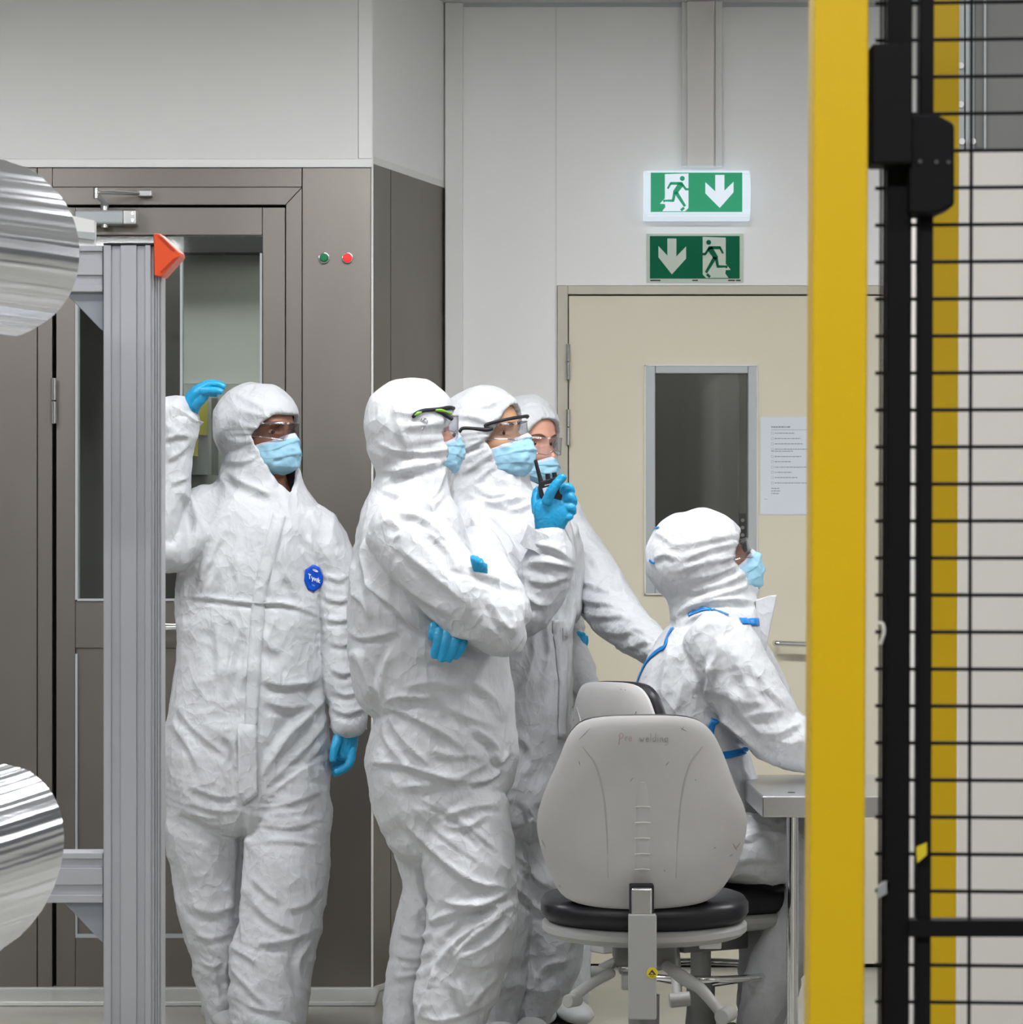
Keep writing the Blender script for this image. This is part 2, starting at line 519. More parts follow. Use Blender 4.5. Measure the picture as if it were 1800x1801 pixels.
# white wall above, trims
bm = bmesh.new()
add_box(bm, -4, X(630, YP), YP, YP + 0.1, Z(279, YP), CEIL)
bm_obj('upper_panel', bm, M['wall_light'], portal)
bm = bmesh.new()
add_box(bm, X(630.6, YP), xe, YP - 0.003, YP + 0.1, Z(279, YP), CEIL)
add_box(bm, -4, xe, YP - 0.006, YP + 0.1, Z(294.5, YP), Z(279.5, YP))
bm_obj('edge_profile', bm, M['wall'], portal, bevel=0.002)


def slab(name, a, b, z0, z1, t, m, parent=None, bevel=0.0):
    """vertical slab whose visible face runs from a to b (x, y)"""
    a = Vector((a[0], a[1], 0)); b = Vector((b[0], b[1], 0))
    n = (b - a).normalized().cross(Vector((0, 0, 1)))
    bm = bmesh.new()
    q = [a, b, b - n * t, a - n * t]
    lo = [bm.verts.new((p.x, p.y, z0)) for p in q]; hi = [bm.verts.new((p.x, p.y, z1)) for p in q]
    bm.faces.new(lo); bm.faces.new(hi[::-1])
    for i in range(4): bm.faces.new((lo[i], hi[i], hi[(i + 1) % 4], lo[(i + 1) % 4]))
    bmesh.ops.recalc_face_normals(bm, faces=bm.faces)
    return bm_obj(name, bm, m, parent, bevel=bevel)


A = (xe, YP); B = (X(783, YD), YD)
ret = struct(empty('wall_return', (xe, YP, 0)))
def lerp2(t): return (A[0] + (B[0] - A[0]) * t, A[1] + (B[1] - A[1]) * t)
slab('steel_cladding', A, lerp2(0.24), 0.02, 2.44, 0.05, M['steel'], ret)
slab('steel_cladding', lerp2(0.247), B, 0.02, 2.44, 0.05, M['steel'], ret)
slab('edge_profile', A, B, 2.441, 2.463, 0.056, M['wall_light'], ret)
slab('upper_panel', A, B, 2.463, CEIL, 0.05, M['wall'], ret)
struct(cyl('trim_4', (xe, YP, 0.02), (xe, YP, CEIL), 0.0035, M['wall_light']))
bm = bmesh.new()
add_box(bm, -4, xe + 0.02, YP - 0.29, YP + 0.12, 0, 0.014)
add_box(bm, -4, xe + 0.01, YP - 0.02, YP + 0.1, 0.012, 0.02)
struct(bm_obj('baseboard_left', bm, M['cove'], None, bevel=0.006))
sk = slab('baseboard_return', (A[0], A[1] - 0.01), (B[0] + 0.02, B[1]), 0, 0.02, 0.05, M['cove'], None, bevel=0.004)
struct(sk)
struct(box('baseboard_back', X(783, YD), xd0, YD - 0.03, YD, 0, 0.05, M['cove'], bevel=0.01))

# steel door
d1 = struct(empty('door_1', (X(300, YP), YP, 0)))
L0, L1 = 98, 501.5
T0, T1 = 364, 1736
bm = bmesh.new()
def fb(a, b, c, d, y0=YP + 0.008, y1=YP + 0.055): add_box(bm, X(a, YP), X(b, YP), y0, y1, Z(d, YP), Z(c, YP))
fb(L0, 132, T0, T1); fb(461.5, L1, T0, T1)
fb(132, 461, T0, 413)
fb(132, 461, 1057, 1140)
fb(132, 461, 1650, T1)
fb(132, 461, 1140, 1650, YP + 0.016, YP + 0.05)
bm_obj('door_leaf', bm, M['steel'], d1, bevel=0.002)
bm = bmesh.new()
fb(132, 136.5, 415, 1055, YP + 0.002); fb(457, 461, 445, 1055, YP + 0.002); fb(136, 461, 1053, 1057, YP + 0.002)
fb(132, 136, 1150, 1643, YP + 0.004); fb(132, 461, 1643, 1650, YP + 0.006)
fb(316, 320, 445, 1055, YP + 0.012)
bm_obj('glazing_bead', bm, M['alu_grey'], d1)
box('glass_pane', X(134, YP), X(459, YP), YP + 0.024, YP + 0.03, Z(1055, YP), Z(413, YP), M['glass'], d1)
for c in (705, ):
    for a, b in ((665, 704), (706, 745)):
        cyl('hinge', P(94.5, b, YP - 0.012), P(94.5, a, YP - 0.012), 0.0085, M['chrome'], d1, bevel=0.001)
hx = P(300, 1103, YP - 0.05)
tube3('door_handle', [P(250, 1103, YP - 0.05), P(300, 1103, YP - 0.055), P(318, 1103, YP - 0.05), P(322, 1103, YP), P(322, 1103, YP + 0.02)], 0.011, M['chrome'], d1)
box('handle_plate', X(312, YP), X(330, YP), YP - 0.001, YP + 0.01, Z(1140, YP), Z(1085, YP), M['chrome'], d1, bevel=0.002)
# door closer: body, arm, bracket
cl = empty('door_closer', tuple(P(200, 380, YP)), parent=None)
cl.parent = d1; cl.location = P(200, 380, YP) - d1.location
# sub-parts of the closer
pbox('closer_body', 130, 240, 369, 394, YP - 0.05, 0.058, M['alu_grey'], cl, bevel=0.008, segs=4)
pbox('end_cap', 215, 240, 368, 395, YP - 0.054, 0.06, M['steel_bright'], cl, bevel=0.006)
for y in (375, 387):
    c = P(233, y, YP - 0.055); cyl('screw', c, c + Vector((0, 0.004, 0)), 0.005, M['chrome'], cl, n=12)
cyl('spindle', P(184, 401, YP - 0.03), P(184, 358, YP - 0.03), 0.013, M['chrome'], cl)
tube3('closer_arm', [P(186, 359, YP - 0.035), P(178, 350, YP - 0.09), P(170, 344, YP - 0.13)], 0.008, M['alu_grey'], cl)
cyl('joint', P(169, 349, YP - 0.13), P(169, 331, YP - 0.13), 0.009, M['chrome'], cl)
tube3('closer_rod', [P(172, 338, YP - 0.13), P(210, 338.5, YP - 0.08), P(243, 340, YP - 0.03)], 0.0065, M['chrome'], cl)
pbox('rod_bracket', 241, 267, 334, 345, YP - 0.03, 0.034, M['steel_bright'], cl, bevel=0.003)

# what the glass of the steel door shows behind it
M['far_fill'] = emit('corridor_fill', (1, 1, 0.97), 32.0)
M['far_fill_dim'] = emit('closet_fill', (1, 0.98, 0.95), 13.0)
for x_, y_ in ((-0.9, 10.75), (0.75, 11.3)):  # unseen lamps added to brighten what shows through the door windows
    el = empty('far_room_fill', (x_, y_, CEIL), 'unseen fill light added to brighten the room behind the %s door' % ('steel' if x_ < 0 else 'beige'), 'ceiling light')
    box('diffuser', x_ - 0.5, x_ + 0.5, y_ - 0.12, y_ + 0.12, CEIL - 0.03, CEIL, M['far_fill' if x_ < 0 else 'far_fill_dim'], el)
fr_ = struct(empty('wall_far_room', (X(300, 11.6), 11.6, 0)))
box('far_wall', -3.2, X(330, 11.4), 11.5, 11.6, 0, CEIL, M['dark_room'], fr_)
box('far_panel', X(320, 11.2), -0.2, 11.2, 11.3, Z(675, 11.2), Z(445, 11.2), M['far_grey'], fr_)
box('far_header_shade', -3.2, -0.2, 11.1, 11.3, Z(444, 11.1), CEIL, M['gap'], fr_)  # near-black box stands in for the shadow of the header
box('far_cabinet', X(320, 11.2), -0.2, 11.15, 11.3, 0, Z(677, 11.2), M['far_grey'], fr_)
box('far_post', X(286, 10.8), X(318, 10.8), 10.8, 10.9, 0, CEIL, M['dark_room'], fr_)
nb = empty('notice_board', (X(350, 11.1), 11.1, Z(780, 11.1)), 'grey board with two yellow notices behind the steel door window', 'notice board')
pbox('board', 322, 366, 700, 835, 11.12, 0.02, M['alu_grey'], nb)
pbox('yellow_notice', 349, 365, 706, 765, 11.10, 0.012, M['grille'], nb)
pbox('yellow_notice', 325, 348, 768, 802, 11.10, 0.012, M['grille'], nb)
pbox('switch_panel', 372, 383, 700, 835, 11.05, 0.03, M['cab_dark'], nb)

# red and green lamps in the steel panel
for px_, mm, nm in ((570.5, 'green_lamp', 'green signal lamp set in the steel panel beside the steel door'), (611.5, 'red_lamp', 'glowing red signal lamp set in the steel panel near its corner')):
    e = empty('indicator_lamp', tuple(P(px_, 454, YP)), nm, 'indicator lamp')
    c = P(px_, 454, YP)
    cyl('bezel', c + Vector((0, 0.002, 0)), c + Vector((0, -0.010, 0)), 0.0165, M['chrome'], e, bevel=0.002)
    cyl('lens', c + Vector((0, -0.008, 0)), c + Vector((0, -0.022, 0)), 0.0135, M[mm], e, r1=0.0115, bevel=0.002)

# beige door
d2 = struct(empty('door_2', (X(1300, YD), YD, 0)))
bm = bmesh.new()
def gb(a, b, c, d, y0=YD - 0.012, y1=YD + 0.1, m=0): add_box(bm, X(a, YD), X(b, YD), y0, y1, Z(d, YD), Z(c, YD), m)
gb(980.5, 999, 502.8, 1702); gb(999, 1770, 503, 518)
bm_obj('door_frame', bm, M['beige_frame'], d2, bevel=0.002)
bm = bmesh.new()
gb(998, 1002, 517, 1702, YD + 0.02); gb(998, 1770, 517, 521, YD + 0.02); gb(998, 1770, 1694, 1702, YD + 0.02); gb(1485, 1489, 517, 1702, YD + 0.02)
bm_obj('shadow_gap', bm, M['gap'], d2)
bm = bmesh.new()
gb(1001, 1144, 520.5, 1695, YD, YD + 0.05); gb(1325, 1486, 520.5, 1695, YD, YD + 0.05)
gb(1144, 1325, 520.5, 650, YD, YD + 0.05); gb(1144, 1325, 1038, 1695, YD, YD + 0.05)
gb(1488, 1768, 520.5, 1695, YD, YD + 0.05)
bm_obj('door_leaf', bm, M['beige'], d2)
bm = bmesh.new()
gb(1135, 1153, 643, 1045, YD - 0.006, YD + 0.05); gb(1316, 1332, 643, 1045, YD - 0.006, YD + 0.05)
gb(1153, 1316, 643, 657, YD - 0.006, YD + 0.05); gb(1153, 1316, 1030, 1045, YD - 0.006, YD + 0.05)
bm_obj('window_frame', bm, M['alu_grey'], d2, bevel=0.003)
bm = bmesh.new()
for a, b, c, d in ((1134, 1136, 642, 1046), (1331, 1333, 642, 1046), (1134, 1333, 642, 644), (1134, 1333, 1044, 1046)):
    gb(a, b, c, d, YD - 0.009, YD)
bm_obj('window_gasket', bm, M['wall_light'], d2)
box('glass_pane', X(1152, YD), X(1317, YD), YD + 0.02, YD + 0.026, Z(1031, YD), Z(656, YD), M['glass'], d2)
for a, b in ((605, 668), (720, 783)):
    for c, d in ((a, (a + b) / 2 - 0.8), ((a + b) / 2 + 0.8, b)):
        cyl('hinge', P(999.5, d, YD - 0.016), P(999.5, c, YD - 0.016), 0.0085, M['chrome'], d2, bevel=0.001)
tube3('door_handle', [P(1364, 1131, YD - 0.03), P(1366, 1131, YD - 0.055), P(1380, 1132, YD - 0.06), P(1450, 1134, YD - 0.06), P(1462, 1134, YD - 0.04), P(1463, 1134, YD + 0.01)], 0.0095, M['chrome'], d2)
cyl('handle_rose', P(1462, 1134, YD - 0.008), P(1462, 1134, YD + 0.002), 0.027, M['chrome'], d2, bevel=0.002)
f2 = struct(empty('wall_far_closet', (0.8, 12, 0)))
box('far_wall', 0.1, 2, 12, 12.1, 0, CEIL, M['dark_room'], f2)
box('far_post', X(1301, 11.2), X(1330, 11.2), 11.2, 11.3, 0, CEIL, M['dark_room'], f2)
bt = empty('button_panel', tuple(P(1306, 930, 11.17)), 'narrow dark button panel seen through the beige door window', 'control panel')
pbox('panel_body', 1301, 1312, 903, 962, 11.17, 0.03, M['plastic_dark'], bt)
for y in (915, 928, 941, 953):
    c = P(1306.5, y, 11.17); cyl('button', c, c + Vector((0, -0.01, 0)), 0.006, M['alu_grey'], bt, n=12)

# paper notice on the door
pn = empty('paper_notice', tuple(P(1385, 905, YD)), 'white printed checklist sheet taped to the beige door', 'notice')
ps = P(1338, 905, YD); pe = P(1450, 733, YD)
box('sheet', ps.x, pe.x, YD - 0.002, YD - 0.0005, ps.z, pe.z, M['paper'], pn)
bm = bmesh.new()
lines = [(1357, 1391, 751, 2.6), (1363, 1398, 762, 1.5), (1363, 1409, 771.4, 1.5), (1363, 1413, 780.7, 1.5), (1363, 1436, 790, 1.5), (1357, 1395, 793.7, 1.4),
         (1363, 1410, 803, 1.5), (1363, 1391, 812, 1.5), (1363, 1430, 821.7, 1.5), (1363, 1393, 830.8, 1.5), (1363, 1404, 840, 1.5), (1363, 1423, 849.5, 1.5),
         (1357, 1371, 859, 1.5), (1357, 1373, 863.5, 1.5), (1357, 1370, 868, 1.5), (1345, 1350, 878, 1.0)]
rnd = random.Random(3)
for a, b, y, h in lines:
    x = a
    while x < b:
        wd = rnd.uniform(1.5, 6)
        q0, q1 = P(x, y + h / 2, YD), P(min(x + wd, b), y - h / 2, YD)
        add_box(bm, q0.x, q1.x, YD - 0.0026, YD - 0.0019, q0.z, q1.z)
        x += wd + 0.9
for y in (762, 771.4, 780.7, 790, 803, 812, 821.7, 830.8, 840, 849.5):
    for a, b, c, d in ((1357, 1361, -2, -1.6), (1357, 1361, 1.6, 2), (1357, 1357.4, -2, 2), (1360.6, 1361, -2, 2)):
        q0, q1 = P(a, y + d, YD), P(b, y + c, YD)
        add_box(bm, q0.x, q1.x, YD - 0.0026, YD - 0.0019, q0.z, q1.z)
q0, q1 = P(1357, 756.3, YD), P(1440, 755.7, YD)
add_box(bm, q0.x, q1.x, YD - 0.0026, YD - 0.0019, q0.z, q1.z)
bm_obj('printed_text', bm, M['ink'], pn)

# cable duct above the signs
cd = empty('cable_duct', tuple(P(1235, 300, YD)), 'white cable duct with cream cover running up from the lit exit sign', 'cable duct')
zb = Z(295, YD)
box('duct_channel', X(1199, YD), X(1270, YD), YD - 0.03, YD, zb, CEIL, M['wall_light'], cd, bevel=0.003)
box('duct_cover', X(1207, YD), X(1255, YD), YD - 0.052, YD - 0.02, zb - 0.001, CEIL, M['tray'], cd, bevel=0.004)
box('duct_edge', X(1258, YD), X(1261, YD), YD - 0.036, YD - 0.02, zb, CEIL, M['wall_light'], cd)

# ---------------------------------------------------------------- exit signs
def sign_art(parent, px0, px1, py0, py1, Y, m, flip, prefix):
    """running man in his doorway and the down arrow, drawn as thin raised shapes; u,v in 0..1 of the green field"""
    Wp, Hp = px1 - px0, py1 - py0
    def q(u, v):
        if flip: u = 1 - u
        return (px0 + u * Wp, py0 + v * Hp)
    def shape(name, pts, y, mm):
        return pprism(name, [q(*p) for p in pts], Y - y, 0.001, mm, parent)
    def bar(bm, p, r0, r1, w0, w1, y):
        a = Vector((r0[0] * Wp, r0[1] * Hp)); b = Vector((r1[0] * Wp, r1[1] * Hp))
        d = (b - a).normalized(); n = Vector((-d.y, d.x))
        pts = [a + n * w0, b + n * w1, b - n * w1, a - n * w0]
        pts = [(px0 + (Wp - c.x if flip else c.x), py0 + c.y) for c in pts]
        vs = [bm.verts.new(tuple(P(x, yy, Y - y))) for x, yy in pts]
        ws = [bm.verts.new(tuple(P(x, yy, Y - y) + Vector((0, 0.0012, 0)))) for x, yy in pts]
        bm.faces.new(vs); bm.faces.new(ws[::-1])
        for i in range(4): bm.faces.new((vs[i], ws[i], ws[(i + 1) % 4], vs[(i + 1) % 4]))
    # doorway (white), arrow (white)
    shape('doorway', [(0.155, 0.04), (0.412, 0.02), (0.412, 0.90), (0.375, 0.985), (0.125, 0.985), (0.160, 0.88), (0.155, 0.80)], 0.0012, m[1])
    shape('arrow', [(0.705, 0.06), (0.805, 0.06), (0.805, 0.46), (0.905, 0.235), (0.905, 0.50), (0.755, 0.90), (0.597, 0.53), (0.597, 0.245), (0.705, 0.48)], 0.0012, m[1])
    bm = bmesh.new()
    G = 0.0026
    bar(bm, 0, (0.335, 0.28), (0.262, 0.52), Wp * 0.032, Wp * 0.026, G)      # torso
    bar(bm, 0, (0.345, 0.275), (0.215, 0.275), Hp * 0.035, Hp * 0.035, G)    # shoulder
    bar(bm, 0, (0.222, 0.262), (0.185, 0.41), Wp * 0.012, Wp * 0.010, G)     # trailing arm
    bar(bm, 0, (0.335, 0.27), (0.385, 0.43), Wp * 0.013, Wp * 0.012, G)
    bar(bm, 0, (0.378, 0.425), (0.430, 0.425), Hp * 0.028, Hp * 0.028, G)
    bar(bm, 0, (0.262, 0.50), (0.246, 0.70), Wp * 0.017, Wp * 0.015, G)      # back leg
    bar(bm, 0, (0.256, 0.715), (0.135, 0.715), Hp * 0.032, Hp * 0.022, G)
    bar(bm, 0, (0.275, 0.50), (0.375, 0.86), Wp * 0.021, Wp * 0.014, G)      # front leg
    bar(bm, 0, (0.365, 0.895), (0.330, 0.965), Wp * 0.014, Wp * 0.014, G)
    hx_, hy_ = q(0.345, 0.15)
    c = P(hx_, hy_, Y - G)
    r = 0.027 * Wp / F * Y
    add_cyl(bm, c, c + Vector((0, 0.0012, 0)), r, n=20)
    bmesh.ops.recalc_face_normals(bm, faces=bm.faces)
    bm_obj('running_figure', bm, m[0], parent)
    # white outline of the trailing foot
    shape('foot', [(0.100, 0.795), (0.150, 0.665), (0.162, 0.66), (0.135, 0.755), (0.165, 0.765), (0.160, 0.80)], 0.0018, m[1])


s1 = empty('exit_sign', tuple(P(1229, 384, YD)), 'lit green and white exit sign box below the cable duct', 'exit sign')
SY = YD - 0.09
bm = bmesh.new()
a, b = P(1134, 384, SY), P(1321, 297, SY)
# slightly barrel-shaped translucent housing
n = 10
for i in range(n):
    t0, t1 = i / n, (i + 1) / n
    def yy(t): return YD - 0.035 - 0.055 * math.sin(math.pi * min(max(t, 0), 1)) ** 0.5
    z0, z1 = a.z + (b.z - a.z) * t0, a.z + (b.z - a.z) * t1
    vs = [bm.verts.new(p) for p in ((a.x, yy(t0), z0), (b.x, yy(t0), z0), (b.x, yy(t1), z1), (a.x, yy(t1), z1), (a.x, YD, z0), (b.x, YD, z0), (b.x, YD, z1), (a.x, YD, z1))]
    for f in ((0, 1, 2, 3), (7, 6, 5, 4), (0, 3, 7, 4), (1, 5, 6, 2)): bm.faces.new([vs[k] for k in f])
    if i == 0: bm.faces.new([vs[k] for k in (0, 4, 5, 1)])
    if i == n - 1: bm.faces.new([vs[k] for k in (3, 2, 6, 7)])
bmesh.ops.remove_doubles(bm, verts=bm.verts, dist=1e-5)
bmesh.ops.recalc_face_normals(bm, faces=bm.faces)
bm_obj('diffuser', bm, M['lit_white'], s1)
for y0, y1 in ((300, 302.2), (378.6, 381)):
    pbox('housing_rib', 1139, 1318, y0, y1, SY - 0.004, 0.02, M['lit_white'], s1, bevel=0.001)
pbox('green_panel', 1145, 1306, 303.5, 372.5, SY - 0.006, 0.004, M['lit_green'], s1)
sign_art(s1, 1145, 1306, 303.5, 372.5, SY - 0.006, (M['lit_green'], M['lit_white']), False, 'lit')

s2 = empty('exit_sign', tuple(P(1224, 497, YD)), 'flat unlit green exit plate with arrow on the left, above the beige door', 'exit sign')
pbox('sign_plate', 1137.5, 1308, 411, 497, YD - 0.004, 0.004, M['sign_pale'], s2)
pbox('green_panel', 1143.5, 1301.5, 415, 490, YD - 0.0052, 0.001, M['sign_green'], s2)
sign_art(s2, 1143.5, 1301.5, 415, 490, YD - 0.0055, (M['sign_green'], M['sign_pale']), True, 'flat')
bm = bmesh.new()
for a, b in ((1144, 1162), (1218, 1228), (1281, 1293), (1295, 1303)):
    q0, q1 = P(a, 494.6, YD), P(b, 492.2, YD)
    add_box(bm, q0.x, q1.x, YD - 0.005, YD - 0.0039, q0.z, q1.z)
sp_ = bm_obj('small_print', bm, M['ink_dark'], s2); sp_['kind'] = 'stuff'

# ---------------------------------------------------------------- ceiling luminaires (they light the room; all above the frame)
for k in range(3): M['lamp%d' % k] = emit('luminaire_panel', (0.975, 0.985, 1.0), LAMP[k])
M['lamp_frame'] = mat('luminaire_frame', (0.8, 0.8, 0.8), 0.4)
for iy, y in enumerate((1.7, 4.9, 7.9)):
    first = None
    for ix, x in enumerate((-2.4, 0.0, 2.4)):
        if first is None:
            e = first = empty('ceiling_light', (x, y, CEIL), 'flush rectangular ceiling light panel above the picture', 'ceiling light', 'ceiling light panels')
            box('light_frame', x - 0.62, x + 0.62, y - 0.17, y + 0.17, CEIL - 0.03, CEIL, M['lamp_frame'], e)
            box('diffuser', x - 0.6, x + 0.6, y - 0.15, y + 0.15, CEIL - 0.034, CEIL - 0.029, M['lamp%d' % iy], e)
        else:
            e = first.copy(); link(e); e.location = (x, y, CEIL)
            for ch in first.children:
                c = ch.copy(); link(c); c.parent = e

# ---------------------------------------------------------------- aluminium frame on the left
YF = 6.0
S6 = YF / F
fr_e = empty('profile_frame', tuple(P(225, 2250, YF)), 'ribbed grey aluminium profile frame standing at the left edge of the picture', 'machine frame')


def profile_bar(name, px0, px1, py0, py1, Y, depth, parent, vertical=True, ngroove=2):
    """T-slot profile: front face with sunken channels"""
    a, b = P(px0, py1, Y), P(px1, py0, Y)
    bm = bmesh.new()
    W = (b.x - a.x) if vertical else (b.z - a.z)
    # cross-section heights (0 front) across the width
    seg = [(0, 0.16, 0), (0.16, 0.36, 0.006), (0.36, 0.70, 0.0), (0.70, 0.88, 0.006), (0.88, 1.0, 0.0)]
    for s0, s1, d in seg:
        if vertical: add_box(bm, a.x + W * s0, a.x + W * s1, Y + d, Y + depth, a.z, b.z)
        else: add_box(bm, a.x, b.x, Y + d, Y + depth, a.z + W * s0, a.z + W * s1)
    return bm_obj(name, bm, M['profile'], parent, bevel=0.0012)


profile_bar('post', 182, 265, 431, 2250, YF, 0.09, fr_e)
bm = bmesh.new()       # the side of the post that faces right, three ribs
q = P(265, 431, YF)
for k, (a, b, d) in enumerate(((0, 5, 0), (5.5, 9, 0.002), (9.5, 13, 0), (13.4, 16, 0.001))):
    add_box(bm, P(265 + a, 0, YF).x, P(265 + b, 0, YF).x, YF + 0.012 + d + 0.006 * k, YF + 0.1, 0, q.z)
bm_obj('post_side', bm, M['profile'], fr_e, bevel=0.001)
pbox('post_cap', 182, 272, 427, 431, YF - 0.001, 0.092, M['plastic_dark'], fr_e, bevel=0.001)
profile_bar('upper_beam', -500, 181, 432, 513, YF + 0.005, 0.08, fr_e, False)
profile_bar('lower_beam', -500, 181, 1500, 1588, YF + 0.005, 0.08, fr_e, False)
pbox('beam_joint', 180.4, 182, 432, 513, YF + 0.004, 0.07, M['gap'], fr_e)
pprism('gusset', [(113, 513), (181.5, 513), (181.5, 582), (176, 578)], YF + 0.02, 0.04, M['cast'], fr_e, bevel=0.001)
pprism('gusset', [(113, 1588), (181.5, 1588), (181.5, 1658), (176, 1654)], YF + 0.02, 0.04, M['cast'], fr_e, bevel=0.001)
pbox('post_foot', 170, 282, 2240, 2250, YF - 0.02, 0.14, M['cast'], fr_e)
# light bracket behind the upper foil roll
br = empty('reel_bracket', tuple(P(100, 430, YF + 0.02)), 'pale sheet metal bracket between the upper foil roll and the profile post', 'bracket')
pprism('bracket_plate', [(-200, 350), (130, 380), (166, 388), (166, 432), (-200, 432)], YF + 0.02, 0.03, M['wall_light'], br)
pprism('bracket_rib', [(-200, 400), (130, 406), (166.5, 409), (166.5, 422), (130, 417), (-200, 415)], YF + 0.012, 0.01, M['alu_grey'], br)
# orange end cap
oc = empty('corner_guard', tuple(P(292, 487, YF)), 'bright orange triangular plastic guard on top of the aluminium post', 'corner guard')
bm = bmesh.new()
tri = [(270.5, 411), (276, 410.5), (281, 411.5), (316, 444), (316.5, 451), (287, 484), (284, 487), (272, 485)]
tri_i = [(272.5, 414), (276, 413), (279, 414), (312, 446), (312, 449), (284, 481), (283, 483), (274, 482)]
def ringv(pts, y, dz=0): return [bm.verts.new(tuple(P(x, yy, YF) + Vector((0, y, 0)))) for x, yy in pts]
Rf = ringv(tri, -0.004); Rb = ringv([(x + 4, y - 1) for x, y in tri], 0.055)
bm.faces.new(Rf); bm.faces.new(Rb[::-1])
for i in range(8): bm.faces.new((Rf[i], Rb[i], Rb[(i + 1) % 8], Rf[(i + 1) % 8]))
bmesh.ops.recalc_face_normals(bm, faces=bm.faces)
bm_obj('guard_body', bm, M['orange'], oc, bevel=0.002)
M['orange_shade'] = mat('orange_recess_shade', (0.45, 0.035, 0.008), 0.6)  # darker orange: recess shade put into colour on the flat front
def quad3(name, pts, m, parent):
    bm = bmesh.new(); vs = [bm.verts.new(tuple(p)) for p in pts]; bm.faces.new(vs)
    r = bmesh.ops.extrude_face_region(bm, geom=bm.faces[:]); vv = [g for g in r['geom'] if isinstance(g, bmesh.types.BMVert)]
    for v_ in vv: v_.co.y += 0.002
    bmesh.ops.recalc_face_normals(bm, faces=bm.faces)
    return bm_obj(name, bm, m, parent)
def PY(px, py, y): return P(px, py, YF) + Vector((0, y, 0))
quad3('recess_shade', [PY(278, 415.5, -0.0055), PY(288, 419, -0.0055), PY(309, 441, -0.0055), PY(306, 443, -0.0055)], M['orange_shade'], oc)
quad3('recess_shade', [PY(284, 481, -0.0055), PY(282.5, 478, -0.0055), PY(306, 455, -0.0055), PY(314, 452, -0.0055)], M['orange_shade'], oc)

# foil rolls: closed shapes, domed at the right end
def foil_roll(cx, cy, R, xr, Y, label, seed, tilt, bend):
    e = empty('foil_roll', tuple(P(cx - 300, cy, Y)), label, 'foil roll', 'foil rolls')
    s = Y / F
    bm = bmesh.new()
    n = 480
    ex = xr - cx
    rings = []
    c0 = P(cx, cy, Y)
    rr = random.Random(seed)
    ph = [rr.uniform(0, 6.28) for _ in range(6)]
    rip = [1.0] * n
    for fq in (3, 4, 7, 11, 17, 23, 31, 43, 59, 83, 113):
        p_ = rr.uniform(0, 6.28); am = (0.02 if fq < 10 else 0.06) / fq
        for k in range(n): rip[k] += am * math.sin(fq * 2 * math.pi * k / n + p_)
    # side wall follows the roll, its right end is cut on a curve; then the end folds in
    steps = [(t, 1.0) for t in np.linspace(0, 1, 30)] + [(1, 0.98), (1, 0.85), (1, 0.6), (1, 0.3), (1, 0.05)]
    for t, sh in steps:
        ring = []
        for k in range(n):
            a = 2 * math.pi * k / n
            q = rip[k] * (1 + 0.004 * math.sin(5 * a + t * 5 + ph[0]) * t) * sh
            ca_ = math.cos(a)
            xm = ex * abs(ca_) ** 0.95 if ca_ < 0 else -0.45 * R * ca_
            x = -520 + (520 + xm) * t if sh == 1.0 else xm + (0.25 * ex - xm) * (1 - sh)
            z = math.sin(a) * R * q - x * tilt - bend * (max(x + 60, 0) / 150.0) ** 2 * 10
            ring.append(bm.verts.new((c0.x + x * s, c0.y + math.cos(a) * R * q * s, c0.z + z * s)))
        rings.append(ring)
    for a, b in zip(rings[:-1], rings[1:]):
        for k in range(n): bm.faces.new((a[k], a[(k + 1) % n], b[(k + 1) % n], b[k]))
    bm.faces.new(rings[0][::-1])
    bm.faces.new(rings[-1])
    bmesh.ops.remove_doubles(bm, verts=bm.verts, dist=1e-5)
    bmesh.ops.recalc_face_normals(bm, faces=bm.faces)
    bm_obj('foil_skin', bm, M['foil'], e, smooth=True)
    c = P(cx - 480, cy, Y)
    cyl('core_shaft', c, c + Vector((-0.4, 0, 0)), 0.035, M['profile'], e)
    return e


foil_roll(-22, 436, 157, 160, 5.2, 'shiny silver foil roll at the upper left edge', 2, 0.09, 0.3)
foil_roll(-55, 1520, 171, 135, 5.2, 'shiny silver foil roll at the lower left edge', 7, -0.22, -0.6)

rs_ = empty('roll_stand', (X(-1100, 5.2), 5.2, 0), 'upright stand that carries the two foil rolls, left of the picture', 'machine stand')
box('upright', X(-1100, 5.2) - 0.06, X(-1100, 5.2) + 0.06, 5.14, 5.26, 0, 2.0, M['profile'], rs_, bevel=0.003)
for zz in (Z(431, 5.2), Z(1535, 5.2)): cyl('shaft_holder', (X(-1100, 5.2), 5.2, zz), (X(-880, 5.2), 5.2, zz), 0.045, M['cast'], rs_)
# ---------------------------------------------------------------- safety fence on the right
YY = 3.3
def full_post(name, pxa, pxb, dx, Y, depth, m, parent, bevel=0.002):
    """post through the whole height; dx is how far it leans in pixels from top to bottom of the frame"""
    bm = bmesh.new()
    def at(py): return dx * (py / 1801.0)
    rows = []
    zb_, zt_ = 0.0, 2.35
    for z in (zb_, zt_):
        py = CY - (z - EYE) * F / Y
        x0, x1 = X(pxa + at(py), Y), X(pxb + at(py), Y)
        rows.append([bm.verts.new(p) for p in ((x0, Y, z), (x1, Y, z), (x1, Y + depth, z), (x0, Y + depth, z))])
    a, b = rows
    bm.faces.new(a[::-1]); bm.faces.new(b)
    for i in range(4): bm.faces.new((a[i], a[(i + 1) % 4], b[(i + 1) % 4], b[i]))
    bmesh.ops.recalc_face_normals(bm, faces=bm.faces)
    return bm_obj(name, bm, m, parent, bevel=bevel)


